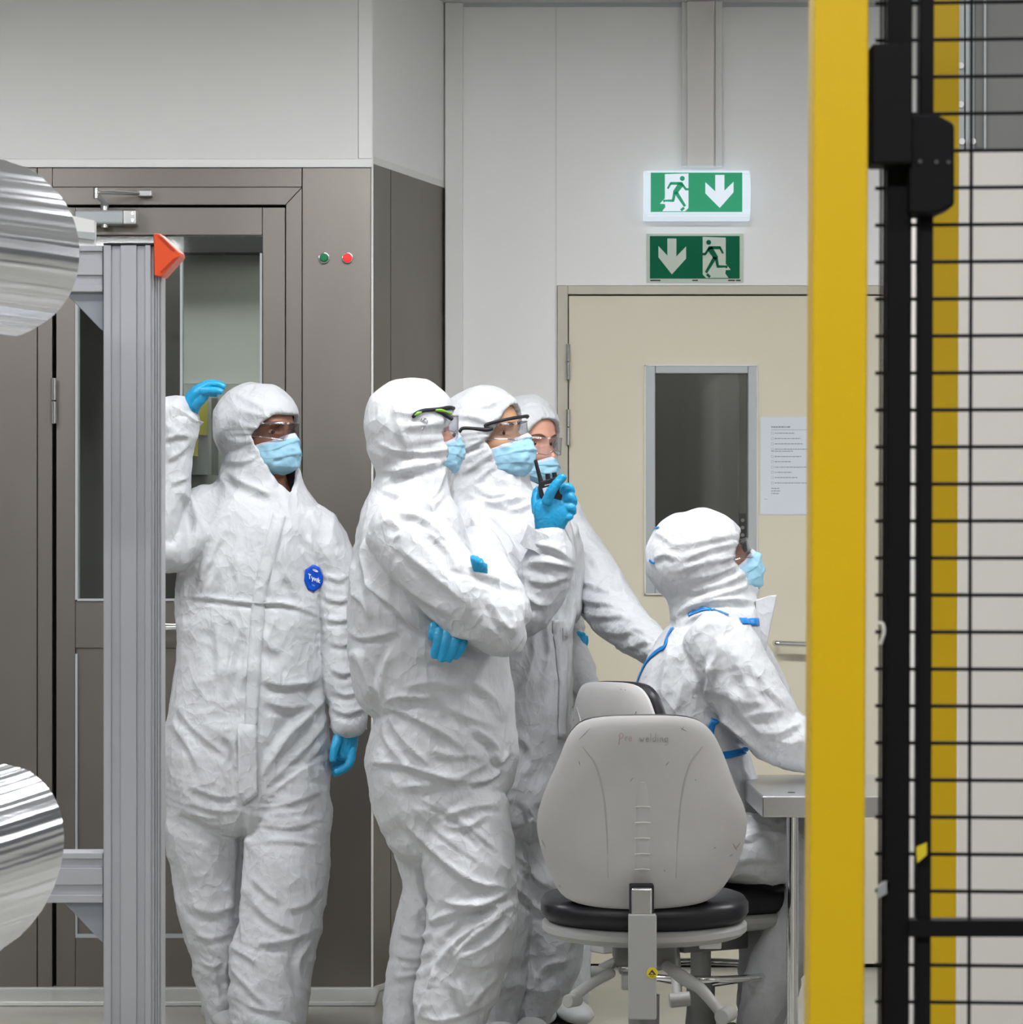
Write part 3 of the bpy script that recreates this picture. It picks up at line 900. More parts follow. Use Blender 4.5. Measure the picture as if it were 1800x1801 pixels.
fp = empty('fence_post', tuple(P(1475, 3270, YY)), 'wide yellow fence post in the foreground', 'fence post')
full_post('post', 1432, 1529, -8, YY, 0.06, M['yellow'], fp, 0.003)
pbox('foot_plate', 1380, 1580, 3262, 3272, YY - 0.03, 0.12, M['yellow'], fp)
gate = empty('fence_gate', tuple(P(1590, 3270, YY)), 'black framed wire mesh gate in the foreground beside the wide yellow post', 'fence gate')
full_post('frame_upright', 1562, 1606, -6, YY + 0.03, 0.04, M['black'], gate)
full_post('frame_upright', 1619, 1644, -6, YY + 0.03, 0.03, M['black'], gate)
YM = YY + 0.035
pbox('bottom_rail', 1600, 2500, 1619, 1648, YM - 0.01, 0.03, M['black'], gate)
pbox('frame_upright', 2495, 2535, -900, 3200, YM - 0.01, 0.04, M['black'], gate)
pbox('top_rail', 1562, 2535, -925, -890, YM - 0.01, 0.04, M['black'], gate)
wires = bmesh.new()
for k in range(-13, 34):
    y = 7 + 65.0 * k
    if 1600 < y < 1660: continue
    y2 = y + (0.02 * (y - 1000) / 1000) * 170
    add_cyl(wires, P(1540, y - 0.6, YM + 0.008), P(2500, y2 + (y2 - y) * 3, YM + 0.008), 3.4 / F * YM, n=8)
bm_obj('horizontal_wires', wires, M['black'], gate)
wires = bmesh.new()
for x in (1708, 1870, 2032, 2194, 2356):
    add_cyl(wires, P(x + 4, -900, YM), P(x - 6, 2900, YM), 3.2 / F * YM, n=8)
bm_obj('vertical_wires', wires, M['black'], gate)
bm = bmesh.new()          # narrow return panel seen nearly edge on
for px_, yd in ((1555, 0.04), (1549, 0.075)):
    add_cyl(bm, P(px_ + 3, -500, YY + yd), P(px_ - 5, 2600, YY + yd), 2.2 / F * YY, n=8)
bm_obj('return_wires', bm, M['black'], gate)
pbox('hinge_block', 1534, 1606, 76, 288, YY + 0.005, 0.05, M['black'], gate, bevel=0.003)
pprism('latch_housing', [(1600, 200), (1648, 200), (1680, 217), (1680, 362), (1648, 376), (1600, 376)], YY + 0.01, 0.05, M['black'], gate, bevel=0.004)
for x, y in ((1619, 284), (1648, 285), (1669, 285)):
    c = P(x, y, YY + 0.008); cyl('latch_bolt', c, c + Vector((0, 0.006, 0)), 4.0 / F * YY, M['chrome'], gate, n=12)
pprism('warning_tag', [(1612, 1490), (1631, 1482), (1631, 1503), (1614, 1518)], YY + 0.022, 0.002, M['esd'], gate)
pprism('cable_tie', [(1545, 1560), (1560, 1548), (1566, 1556), (1560, 1572), (1545, 1580)], YY + 0.03, 0.01, M['alu_grey'], gate)
tube3('cable_hook', [P(1546, 1096, YY + 0.03), P(1553, 1098, YY + 0.028), P(1555, 1112, YY + 0.028), P(1549, 1132, YY + 0.03)], 0.0018, M['wall_light'], gate)
fp2 = empty('fence_post', tuple(P(1665, 2700, 4.4)), 'narrower yellow fence post behind the black mesh gate', 'fence post')
full_post('post', 1638, 1689, -7, 4.4, 0.06, M['yellow'], fp2)
pbox('foot_plate', 1600, 1720, 2698, 2704, 4.37, 0.12, M['yellow'], fp2)

# white machine enclosure behind the fence
YC = 6.4
cab = empty('machine_enclosure', (1.5, YC, 0), 'white machine enclosure with grey windows behind the mesh fence', 'machine enclosure')
box('panel', X(1686, YC), 2.6, YC, YC + 1.2, 0.05, Z(265, YC), M['cabinet'], cab, bevel=0.004)
box('plinth', X(1690, YC), 2.6, YC + 0.03, YC + 1.2, 0, 0.05, M['plastic_dark'], cab)
zc = Z(265, YC)
bm = bmesh.new()
for a, b in ((1686, 1697), (1700, 1715), (1732, 1736)):
    add_box(bm, X(a, YC), X(b, YC), YC + 0.005, YC + 0.03, zc, 2.75)
bm_obj('window_mullion', bm, M['alu_grey'], cab)
box('tinted_window', X(1690, YC), 2.6, YC + 0.012, YC + 0.02, zc, 2.75, M['cab_dark'], cab)
box('top_cover', X(1686, YC), 2.6, YC, YC + 1.2, 2.75, 2.8, M['cabinet'], cab)
for x, y in ((1690, 116), (1690, 184), (1692, 249), (1711, 249)):
    c = P(x, y, YC); cyl('fixing_screw', c, c + Vector((0, -0.006, 0)), 0.006, M['lamp_frame'], cab, n=12)

# ---------------------------------------------------------------- cloth and body tools
def fold_noise(Pn, seed=0):
    """vectorised gradient noise, Pn (N,3) -> (N,) in about -1..1"""
    Pi = np.floor(Pn).astype(np.int64)
    Pf = Pn - Pi
    u = Pf * Pf * Pf * (Pf * (Pf * 6 - 15) + 10)
    res = np.zeros(len(Pn))
    for dx in (0, 1):
        for dy in (0, 1):
            for dz in (0, 1):
                ix, iy, iz = Pi[:, 0] + dx, Pi[:, 1] + dy, Pi[:, 2] + dz
                h = (ix * 374761393 + iy * 668265263 + iz * 2147483647 + seed * 1274126177) & 0xffffffff
                h = ((h ^ (h >> 13)) * 1274126177) & 0xffffffff
                h = h ^ (h >> 16)
                th = (h & 0xffff) / 65535.0 * 2 * np.pi
                zz = ((h >> 16) & 0xffff) / 65535.0 * 2 - 1
                rr = np.sqrt(np.maximum(0, 1 - zz * zz))
                gx, gy, gz = rr * np.cos(th), rr * np.sin(th), zz
                dot = gx * (Pf[:, 0] - dx) + gy * (Pf[:, 1] - dy) + gz * (Pf[:, 2] - dz)
                wx = u[:, 0] if dx else 1 - u[:, 0]
                wy = u[:, 1] if dy else 1 - u[:, 1]
                wz = u[:, 2] if dz else 1 - u[:, 2]
                res += dot * wx * wy * wz
    return res * 1.6


def ridged(Pn, seed=0):
    return 1 - 2.2 * np.abs(fold_noise(Pn, seed))


def cells(Pn, seed=0):
    """squared distance to the nearest of jittered points: bowls with sharp crests between them"""
    Pi = np.floor(Pn).astype(np.int64); Pf = Pn - Pi
    best = np.full(len(Pn), 9.0)
    for dx in (-1, 0, 1):
        for dy in (-1, 0, 1):
            for dz in (-1, 0, 1):
                ix, iy, iz = Pi[:, 0] + dx, Pi[:, 1] + dy, Pi[:, 2] + dz
                h = (ix * 374761393 + iy * 668265263 + iz * 2147483647 + seed * 1274126177) & 0xffffffff
                h = ((h ^ (h >> 13)) * 1274126177) & 0xffffffff
                h = h ^ (h >> 16)
                jx, jy, jz = (h & 1023) / 1023.0, ((h >> 10) & 1023) / 1023.0, ((h >> 20) & 1023) / 1023.0
                d = (dx + jx - Pf[:, 0]) ** 2 + (dy + jy - Pf[:, 1]) ** 2 + (dz + jz - Pf[:, 2]) ** 2
                best = np.minimum(best, d)
    return best


def get_co(me):
    a = np.empty(len(me.vertices) * 3); me.vertices.foreach_get('co', a); return a.reshape(-1, 3)


def set_co(me, a):
    me.vertices.foreach_set('co', a.ravel().astype(np.float32)); me.update()


def get_no(me):
    a = np.empty(len(me.vertices) * 3); me.vertex_normals.foreach_get('vector', a); return a.reshape(-1, 3)


def to_px(co):
    return np.stack([CX + F * co[:, 0] / co[:, 1], CY - F * (co[:, 2] - EYE) / co[:, 1]], axis=1)


def remesh(bm, voxel, smooth_it, factor=0.5):
    me = bpy.data.meshes.new('tmp')
    bmesh.ops.recalc_face_normals(bm, faces=bm.faces)
    bm.to_mesh(me); bm.free()
    o = bpy.data.objects.new('tmp', me); link(o)
    r = o.modifiers.new('r', 'REMESH'); r.mode = 'VOXEL'; r.voxel_size = voxel
    if smooth_it:
        s = o.modifiers.new('s', 'SMOOTH'); s.factor = factor; s.iterations = smooth_it
    dg = bpy.context.evaluated_depsgraph_get()
    out = bpy.data.meshes.new_from_object(o.evaluated_get(dg))
    bpy.data.objects.remove(o); bpy.data.meshes.remove(me)
    out.materials.clear()
    return out


def add_tube(bm, secs, Y0, k=5, n=26, scale=1.0):
    """secs: (px, py, half width in px, depth offset m, half depth m)"""
    q = catmull([(P(s[0], s[1], Y0 + s[3]).x, Y0 + s[3], P(s[0], s[1], Y0 + s[3]).z, s[2] / F * (Y0 + s[3]) * scale, s[4] * scale) for s in secs], k)
    add_loft(bm, [p[:3] for p in q], [max(p[3], 0.002) for p in q], [max(p[4], 0.002) for p in q], n)


def add_ell(bm, fr, c, r, sub=4):
    """ellipsoid in the head frame fr=(C, f, s, u); c and r in (f,s,u) metres"""
    C, f, s, u = fr
    R = bmesh.ops.create_icosphere(bm, subdivisions=sub, radius=1)['verts']
    for v in R:
        a, b, g = v.co.x * r[0] + c[0], v.co.y * r[1] + c[1], v.co.z * r[2] + c[2]
        v.co = C + f * a + s * b + u * g


def head_frame(px, py, Y, yaw, pitch=0, roll=0):
    """yaw 0 faces the camera, +90 faces picture right; pitch up positive; roll tilts the crown to picture right"""
    y, p = math.radians(yaw), math.radians(pitch)
    f0 = Vector((math.sin(y), -math.cos(y), 0))
    u0 = Vector((0, 0, 1))
    f = (f0 * math.cos(p) + u0 * math.sin(p)).normalized()
    u = (u0 * math.cos(p) - f0 * math.sin(p)).normalized()
    if roll:
        Rm = Matrix.Rotation(math.radians(roll), 3, f)
        u = Rm @ u
    s = u.cross(f).normalized()        # the person's left
    return (P(px, py, Y), f, s, u)


def local(fr, co):
    C, f, s, u = fr
    d = co - np.array(C)
    return d @ np.array(f), d @ np.array(s), d @ np.array(u)


def polyline_d(pts, px):
    """signed distance (right of travel positive in image y-down) and position 0..1 to a polyline"""
    best = np.full(len(px), 1e9); sign = np.zeros(len(px)); pos = np.zeros(len(px))
    pts = [np.array(p, float) for p in pts]
    L = [np.linalg.norm(b - a) for a, b in zip(pts[:-1], pts[1:])]
    tot = sum(L); acc = 0
    for (a, b), l in zip(zip(pts[:-1], pts[1:]), L):
        d = (b - a) / max(l, 1e-6)
        r = px - a
        t = r @ d
        tc = np.clip(t, 0, l)
        q = r - tc[:, None] * d
        dist = np.linalg.norm(q, axis=1)
        cr = d[0] * r[:, 1] - d[1] * r[:, 0]
        m = dist < best
        best[m] = dist[m]; sign[m] = np.sign(cr[m]); pos[m] = (acc + tc[m]) / tot
        acc += l
    return best * sign, best, pos


def smooth_line(pts, k=6):
    return [tuple(p) for p in catmull([(float(a), float(b)) for a, b in pts], k)]


def strokes(me, lst, facing=0.35):
    co = get_co(me); no = get_no(me); px = to_px(co)
    disp = np.zeros(len(co))
    front = np.clip((facing - no[:, 1]) / 0.5, 0, 1)
    for pts, wd, amp in lst:
        a = np.array(pts, float)
        mn, mx = a.min(0) - wd * 4, a.max(0) + wd * 4
        idx = np.where((px[:, 0] > mn[0]) & (px[:, 0] < mx[0]) & (px[:, 1] > mn[1]) & (px[:, 1] < mx[1]))[0]
        if len(idx) == 0: continue
        sd, d, pos = polyline_d(smooth_line(pts) if len(pts) > 2 else pts, px[idx])
        taper = np.clip(np.minimum(pos, 1 - pos) * 4 + 0.12, 0, 1)
        prof = 1.15 * np.exp(-np.abs(sd) / (0.85 * wd)) - 0.8 * np.exp(-((sd - 1.6 * wd) / (1.2 * wd)) ** 2)
        # soften past the ends
        disp[idx] += amp * 0.00135 * prof * taper
    co += no * (disp * front)[:, None]
    set_co(me, co)


def crumple(me, amp=1.0, seed=0, mask=None, zones=()):
    """loose non-woven cloth: long soft folds, then sharp small creases"""
    co = get_co(me); no = get_no(me)
    warp = np.stack([fold_noise(co * 5 + 11.3, seed + 5), fold_noise(co * 5 + 3.1, seed + 6), fold_noise(co * 5 + 7.7, seed + 7)], 1)
    q = co + warp * 0.035
    m = np.ones(len(co)) if mask is None else mask(co)
    low = np.clip((0.98 - co[:, 2]) / 0.25, 0, 1)
    w = []
    for k, deg in enumerate((0, 50, 95, 140)):
        w.append(np.exp(3.2 * fold_noise(co * 3.0 + 13.7 * k, seed + 40 + k) + (1.3 * low if deg in (95, 50) else -0.4 * low)))
    ws = sum(w)
    d = np.zeros(len(co))
    for k, deg in enumerate((0, 50, 95, 140)):
        an = math.radians(deg); ca, sa = math.cos(an), math.sin(an)
        u = q[:, 0] * ca + q[:, 2] * sa; v = -q[:, 0] * sa + q[:, 2] * ca
        dk = 0.0050 * ridged(np.stack([u * 7, q[:, 1] * 5, v * 2.6], 1), seed + k * 7)
        dk += 0.0150 * (cells(np.stack([u * 15, q[:, 1] * 10, v * 5.5], 1), seed + 1 + k * 7) - 0.3)
        d += dk * w[k] / ws
    d += 0.0038 * (cells(q * np.array([24, 18, 20]), seed + 2) - 0.3)
    px = to_px(co)
    for (zx, zy, rad, deg, spacing, za) in zones:
        a = math.radians(deg)
        e = np.exp(-(((px[:, 0] - zx) ** 2 + (px[:, 1] - zy) ** 2) / rad ** 2))
        along = (px[:, 0] - zx) * math.cos(a) + (px[:, 1] - zy) * math.sin(a)
        across = -(px[:, 0] - zx) * math.sin(a) + (px[:, 1] - zy) * math.cos(a)
        nz = ridged(np.stack([along / (spacing * 5), across / spacing, co[:, 1] * 6], 1), seed + 21)
        d += e * za * 0.001 * nz
    co2 = co + no * (d * m * amp)[:, None]
    set_co(me, co2)
    me.update()
    no = get_no(me)
    d = 0.0014 * (cells(co * np.array([50, 40, 38]) + warp * 2, seed + 3) - 0.3)
    set_co(me, co2 + no * (d * m * amp)[:, None])


def opening(me, fr, curve, fmin=0.0, skirt=0.014, gather=0.004, ng=26, uc=0.0):
    """cut the face opening of a hood. curve: list of (angle deg, radius) in the (s,u) plane, 0 = up, + towards s"""
    ang = np.radians([c[0] for c in curve] + [curve[0][0] + 360]); rad = np.array([c[1] for c in curve] + [curve[0][1]])
    def R(th):
        th = np.mod(th - ang[0], 2 * np.pi) + ang[0]
        return np.interp(th, ang, rad)
    co = get_co(me)
    lf, ls, lu = local(fr, co)
    th = np.arctan2(ls, lu - uc); r = np.hypot(ls, lu - uc)
    k = r / R(th)
    # gathers of the elastic edge
    no = get_no(me)
    g = np.exp(-np.clip((k - 1), 0, 9) * 3.0) * (lf > fmin - 0.03) * (k > 0.7)
    wob = np.sin(th * ng + 2 * np.sin(th * 5 + 1.0)) * 0.6 + 0.4 * np.sin(th * ng * 1.7 + 2)
    co = co + no * (g * gather * wob)[:, None]
    set_co(me, co)
    bm = bmesh.new(); bm.from_mesh(me)
    bm.verts.ensure_lookup_table()
    inside = (k < 1.0) & (lf > fmin)
    kill = [bm.verts[i] for i in np.where(inside)[0]]
    bmesh.ops.delete(bm, geom=kill, context='VERTS')
    C, f, s, u = fr
    be = [e for e in bm.edges if e.is_boundary]
    bv = {v for e in be for v in e.verts}
    for v in bv:
        d = v.co - C
        a, b, c_ = d.dot(f), d.dot(s), d.dot(u)
        t = math.atan2(b, c_ - uc); rr = math.hypot(b, c_ - uc)
        tgt = float(R(np.array([t]))[0])
        if rr > 1e-6 and abs(tgt / rr - 1) < 0.35:
            q = tgt / rr
            v.co = C + f * a + s * (b * q) + u * (uc + (c_ - uc) * q)
    for it in range(3):
        new = {}
        for v in bv:
            nb = [e.other_vert(v).co for e in v.link_edges if e.is_boundary]
            if len(nb) == 2: new[v] = v.co * 0.5 + (nb[0] + nb[1]) * 0.25
        for v, c_ in new.items(): v.co = c_
    r = bmesh.ops.extrude_edge_only(bm, edges=be)
    for g_ in r['geom']:
        if isinstance(g_, bmesh.types.BMVert):
            d = g_.co - C
            b, c_ = d.dot(s), d.dot(u)
            inw = -(s * b + u * (c_ - uc)).normalized()
            g_.co += inw * 0.003 - f * skirt
    bm.to_mesh(me); bm.free()


def ribbon(name, bvh, pxpts, width, m, parent, off=0.002, Y0=8.0, thick=0.001, k=10, wpx=None):
    """strip of tape lying on the cloth, following pixels of the visible side"""
    pts = smooth_line(pxpts, k)
    cen, nor = [], []
    o = Vector((0, 0, EYE))
    for x, y in pts:
        d = P(x, y, 10) - o
        h = bvh.ray_cast(o, d.normalized())
        if h[0] is None:
            if cen: break
            continue
        cen.append(h[0]); nor.append(h[1])
    if len(cen) < 2: return None
    # smooth depth
    for it in range(3):
        cen = [cen[0]] + [(cen[i - 1] + cen[i] * 2 + cen[i + 1]) / 4 for i in range(1, len(cen) - 1)] + [cen[-1]]
        nor = [(nor[max(i - 1, 0)] + nor[i] + nor[min(i + 1, len(nor) - 1)]).normalized() for i in range(len(nor))]
    bm = bmesh.new(); rows = []
    for i in range(len(cen)):
        t = (cen[min(i + 1, len(cen) - 1)] - cen[max(i - 1, 0)]).normalized()
        side = t.cross(nor[i]).normalized()
        row = []
        for j in (-1, -0.33, 0.33, 1):
            p = cen[i] + side * (j * width / 2)
            d = (p + nor[i] * 0.03)
            h = bvh.ray_cast(d, -nor[i], 0.06)
            q = h[0] if h[0] is not None else p
            q = q * 0.5 + p * 0.5 if (q - p).length > 0.012 else q
            row.append(bm.verts.new(q + nor[i] * off))
        rows.append(row)
    for a, b in zip(rows[:-1], rows[1:]):
        for j in range(3): bm.faces.new((a[j], a[j + 1], b[j + 1], b[j]))
    bmesh.ops.recalc_face_normals(bm, faces=bm.faces)
    ob = bm_obj(name, bm, m, parent, smooth=True, autosmooth=False)
    so = ob.modifiers.new('t', 'SOLIDIFY'); so.thickness = thick; so.offset = 0
    return ob


def decal(name, bvh, outline, m, parent, off=0.002, Y0=9.2, grid=1.5):
    """flat printed patch laid on the cloth: outline in pixels, filled with a fan of rings"""
    a = np.array(outline, float); c = a.mean(0)
    o = Vector((0, 0, EYE)); bm = bmesh.new()
    def hit(x, y):
        h = bvh.ray_cast(o, (P(x, y, 10) - o).normalized())
        return h[0] + Vector((0, -off, 0)) if h[0] is not None else P(x, y, Y0)
    cv = bm.verts.new(hit(*c)); prev = None
    # dense outline
    den = []
    for i in range(len(a)):
        for t in np.linspace(0, 1, 4)[:-1]: den.append(a[i] + (a[(i + 1) % len(a)] - a[i]) * t)
    for f_ in (0.25, 0.5, 0.75, 1.0):
        ring = [bm.verts.new(hit(*(c + (p - c) * f_))) for p in den]
        n = len(ring)
        for i in range(n):
            if prev is None: bm.faces.new((cv, ring[i], ring[(i + 1) % n]))
            else: bm.faces.new((prev[i], ring[i], ring[(i + 1) % n], prev[(i + 1) % n]))
        prev = ring
    bmesh.ops.recalc_face_normals(bm, faces=bm.faces)
    ob = bm_obj(name, bm, m, parent, smooth=True, autosmooth=False)
    so = ob.modifiers.new('t', 'SOLIDIFY'); so.thickness = 0.0008; so.offset = 1 if False else 0
    return ob


SKIN_SETS = {}


def skull(bm, fr, grow=0.0, chin=1.0):
    add_ell(bm, fr, (-0.006, 0, 0.034), (0.096 + grow, 0.077 + grow, 0.090 + grow))
    add_ell(bm, fr, (0.018, 0, -0.035), (0.074 + grow, 0.064 + grow, 0.078 + grow))
    add_ell(bm, fr, (0.045, 0, -0.085), (0.042 + grow, 0.040 + grow, 0.036 + grow))


def face_detail(me, fr):
    co = get_co(me); no = get_no(me)
    lf, ls, lu = local(fr, co)
    f = np.array(fr[1])
    front = (lf > 0.03).astype(float)
    def g(s0, u0, ws, wu): return np.exp(-((ls - s0) / ws) ** 2 - ((lu - u0) / wu) ** 2)
    d = np.zeros(len(co))
    d += 0.010 * g(0, 0.0, 0.009, 0.022) + 0.021 * g(0, -0.030, 0.012, 0.016) + 0.009 * g(0, -0.038, 0.020, 0.010)   # nose
    d += 0.006 * (g(0.028, 0.024, 0.02, 0.008) + g(-0.028, 0.024, 0.02, 0.008))                                    # brow ridge
    d -= 0.010 * (g(0.030, 0.003, 0.015, 0.011) + g(-0.030, 0.003, 0.015, 0.011))                                  # eye sockets
    d += 0.005 * (g(0.045, -0.030, 0.018, 0.018) + g(-0.045, -0.030, 0.018, 0.018))                                # cheekbones
    d += 0.006 * g(0, -0.068, 0.022, 0.010) + 0.005 * g(0, -0.100, 0.018, 0.014)                                   # lips, chin
    co += f[None, :] * (d * front)[:, None]
    # ears
    set_co(me, co)


def make_face(fr, person, skin, body_bm, voxel=0.0045, brows='hair', lid=True):
    """head and body as one continuous skin mesh, plus eyes, brows"""
    me = remesh(body_bm, voxel, 4, 0.5)
    face_detail(me, fr)
    b = finish('body', me, skin, person)
    C, f, s, u = fr
    bv = BVHTree.FromPolygons([tuple(v.co + b.location + wloc(person)) for v in me.vertices], [tuple(p.vertices) for p in me.polygons])
    for sg in (1, -1):
        o = C + s * (0.030 * sg) + u * 0.002 + f * 0.2
        h = bv.ray_cast(o, -f)
        base = h[0] if h[0] is not None else C + f * 0.085 + s * 0.03 * sg
        ec = base - f * 0.0085
        bm = bmesh.new()
        bmesh.ops.create_uvsphere(bm, u_segments=20, v_segments=14, radius=0.0118, matrix=Matrix.Translation(ec))
        eye = bm_obj('eye', bm, M['eye_white'], person, smooth=True, autosmooth=False)
        bm = bmesh.new()
        add_cyl(bm, ec + f * 0.0098, ec + f * 0.0122, 0.0074, 0.0055, n=18)
        ir = bm_obj('iris', bm, M['iris'], person, smooth=True)
        ir.parent = eye; ir.location = ir.location - eye.location
        # eyelids: half shells hugging the eye
        bm = bmesh.new()
        rows = []
        for i in range(9):
            a = math.radians(-75 + 150 * i / 8)
            row = []
            for j in range(5):
                e = math.radians(9 + 69 * j / 4)
                dvec = f * (math.cos(e) * math.cos(a)) + s * (math.cos(e) * math.sin(a)) + u * math.sin(e)
                row.append(bm.verts.new(ec + dvec * 0.0130))
            rows.append(row)
        for a_, b_ in zip(rows[:-1], rows[1:]):
            for j in range(4): bm.faces.new((a_[j], a_[j + 1], b_[j + 1], b_[j]))
        rows = []
        for i in range(9):
            a = math.radians(-75 + 150 * i / 8)
            row = []
            for j in range(4):
                e = math.radians(-17 - 61 * j / 3)
                dvec = f * (math.cos(e) * math.cos(a)) + s * (math.cos(e) * math.sin(a)) + u * math.sin(e)
                row.append(bm.verts.new(ec + dvec * 0.0128))
            rows.append(row)
        for a_, b_ in zip(rows[:-1], rows[1:]):
            for j in range(3): bm.faces.new((a_[j], a_[j + 1], b_[j + 1], b_[j]))
        bmesh.ops.recalc_face_normals(bm, faces=bm.faces)
        bm_obj('eyelid', bm, skin, person, smooth=True, autosmooth=False)
        # brow
        pts = []
        for t in np.linspace(0, 1, 5):
            o = C + s * (sg * (0.012 + 0.036 * t)) + u * (0.020 + 0.006 * math.sin(t * 2.6)) + f * 0.2
            h = bv.ray_cast(o, -f)
            if h[0] is not None: pts.append(h[0] + f * 0.0005)
        if len(pts) > 2:
            q = catmull([list(p) for p in pts], 4)
            bm = bmesh.new()
            n = len(q)
            add_loft(bm, q, [0.0035 * (1 - 0.6 * abs(2 * i / n - 0.7)) for i in range(n)], [0.0016] * n, 8, frame_axis=f)
            bmesh.ops.recalc_face_normals(bm, faces=bm.faces)
            bm_obj('eyebrow', bm, M[brows], person, smooth=True, autosmooth=False)
    return b, bv


def make_mask(fr, person, top=-0.006, bot=-0.118, wide=72, puff=1.0, seed=0, gape=0.0):
    """pleated surgical mask with a pale edge, nose fold and ear loops"""
    C, f, s, u = fr
    rnd = random.Random(seed)
    nu, nv = 49, 41
    bm = bmesh.new()
    rows = []
    for j in range(nv):
        v = j / (nv - 1)
        row = []
        for i in range(nu):
            a = math.radians(-wide + 2 * wide * i / (nu - 1))
            sa = math.sin(a)
            ut = top - 0.030 * abs(sa) ** 1.3 + 0.002
            ub = bot + 0.034 * abs(sa) ** 1.5
            uu = ut + (ub - ut) * v
            side = abs(a) / math.radians(wide)
            bulge = math.sin(math.pi * min(1, max(0, v * 0.9 + 0.12)))
            rf = 0.094 + 0.026 * puff * bulge * (1 - 0.35 * side) + 0.010 * math.exp(-(a / 0.22) ** 2) * (1 - v)
            if v > 0.82: rf -= 0.05 * ((v - 0.82) / 0.18) ** 2
            # pleats fan out from the sides
            ph = v * 3.3 + 0.30 * math.sin(a * 1.3 + seed) + 0.12 * math.sin(a * 4 + seed * 2)
            saw = ph - math.floor(ph)
            pl = (saw ** 2.2) * 0.0060 * (1 - 0.3 * side)
            crease = 0.0022 * math.sin(a * 9 + v * 7 + seed) * math.sin(v * 11 + a * 3) * 1.2
            rf += pl + crease
            rs = 0.068 + 0.004 * bulge
            row.append(bm.verts.new(C + f * (0.004 + rf * math.cos(a)) + s * (rs * sa) + u * (uu - gape * v * 0.01)))
        rows.append(row)
    for j in range(nv - 1):
        for i in range(nu - 1):
            fc = bm.faces.new((rows[j][i], rows[j][i + 1], rows[j + 1][i + 1], rows[j + 1][i]))
            if j < 4 or i < 1 or i >= nu - 2 or j > nv - 3: fc.material_index = 1
    bmesh.ops.recalc_face_normals(bm, faces=bm.faces)
    o = bm_obj('face_mask', bm, [M['mask_blue'], M['mask_white']], person, smooth=True, autosmooth=False)
    me = o.data; co = get_co(me); no = get_no(me)
    set_co(me, co + no * (0.0050 * (cells(co * 30 + seed, seed) - 0.35) + 0.0018 * ridged(co * 45, seed))[:, None])
    so = o.modifiers.new('t', 'SOLIDIFY'); so.thickness = 0.0014; so.offset = 0
    for sg in (1, -1):
        a = math.radians(wide) * sg
        e = lambda uu, k=0: C + f * (0.004 + 0.094 * math.cos(a) - k) + s * ((0.073 + k * 0.1) * math.sin(a)) + u * uu
        pts = [e(-0.036), e(-0.02, 0.03), C - f * 0.012 + s * (0.083 * sg) + u * 0.002, C - f * 0.016 + s * (0.082 * sg) - u * 0.03, e(-0.07, 0.03), e(-0.084)]
        lp = tube3('ear_loop', pts, 0.0014, M['mask_white'], person, n=8)
        lp.parent = o; lp.location = lp.location - o.location
    return o


def make_goggles(fr, person, arm='plastic_dark', lens='clear', browbar=None, arm_pts=None, accent=None, temple_out=0.083, up=0.0, back=-0.055):
    """wrap-round safety glasses: lens, side shields, temples"""
    C, f, s, u = fr
    nu, nv = 41, 10
    bm = bmesh.new(); rows = []
    for j in range(nv):
        v = j / (nv - 1)
        row = []
        for i in range(nu):
            a = math.radians(-88 + 176 * i / (nu - 1))
            uu = up + 0.026 - 0.050 * v * (1 - 0.35 * abs(math.sin(a)) ** 2) - 0.002
            notch = 0.014 * math.exp(-(a / 0.16) ** 2) * v
            uu += notch
            rf = 0.116 - 0.004 * v
            row.append(bm.verts.new(C + f * (rf * math.cos(a) ** 0.8 if math.cos(a) > 0 else 0) + s * (0.077 * math.sin(a)) + u * uu))
        rows.append(row)
    for j in range(nv - 1):
        for i in range(nu - 1): bm.faces.new((rows[j][i], rows[j][i + 1], rows[j + 1][i + 1], rows[j + 1][i]))
    bmesh.ops.recalc_face_normals(bm, faces=bm.faces)
    g = bm_obj('safety_goggles', bm, M[lens], person, smooth=True, autosmooth=False)
    so = g.modifiers.new('t', 'SOLIDIFY'); so.thickness = 0.0018; so.offset = 0
    rim = []
    for jj in (0, nv - 1):
        pts = []
        for i in range(0, nu, 2):
            aa = math.radians(-88 + 176 * i / (nu - 1)); v = jj / (nv - 1)
            uu = up + 0.026 - 0.050 * v * (1 - 0.35 * abs(math.sin(aa)) ** 2) - 0.002 + 0.014 * math.exp(-(aa / 0.16) ** 2) * v
            pts.append(C + f * ((0.1165 - 0.004 * v) * (math.cos(aa) ** 0.8 if math.cos(aa) > 0 else 0)) + s * (0.0775 * math.sin(aa)) + u * uu)
        rim.append(pts)
    def under(o):
        o.parent = g; o.location = o.location - g.location
    for pts in rim: under(tube3('lens_rim', pts, 0.0016, M['clear_rim'], person, n=6, k=1))
    if browbar:
        pts = []
        for i in range(9):
            a = math.radians(-86 + 172 * i / 8)
            pts.append(C + f * (0.118 * max(math.cos(a), 0.02) ** 0.8) + s * (0.079 * math.sin(a)) + u * (up + 0.026))
        under(tube3('brow_bar', pts, 0.0032, M[browbar], person, n=10))
    for sg in (1, -1):
        pts = [C + f * 0.012 + s * (0.079 * sg) + u * (up + 0.018), C - f * 0.02 + s * (temple_out * sg) + u * (up + 0.016), C + f * (back + 0.012) + s * (temple_out * sg) + u * (up + 0.010), C + f * back + s * ((temple_out - 0.004) * sg) + u * (up - 0.008)]
        if arm_pts and arm_pts[0] == sg: pts = [P(*p) for p in arm_pts[1]]
        under(tube3('temple', pts, [0.0042, 0.0045, 0.004, 0.003] + [0.003] * (len(pts) - 4), M[arm], person, n=10))
    return g


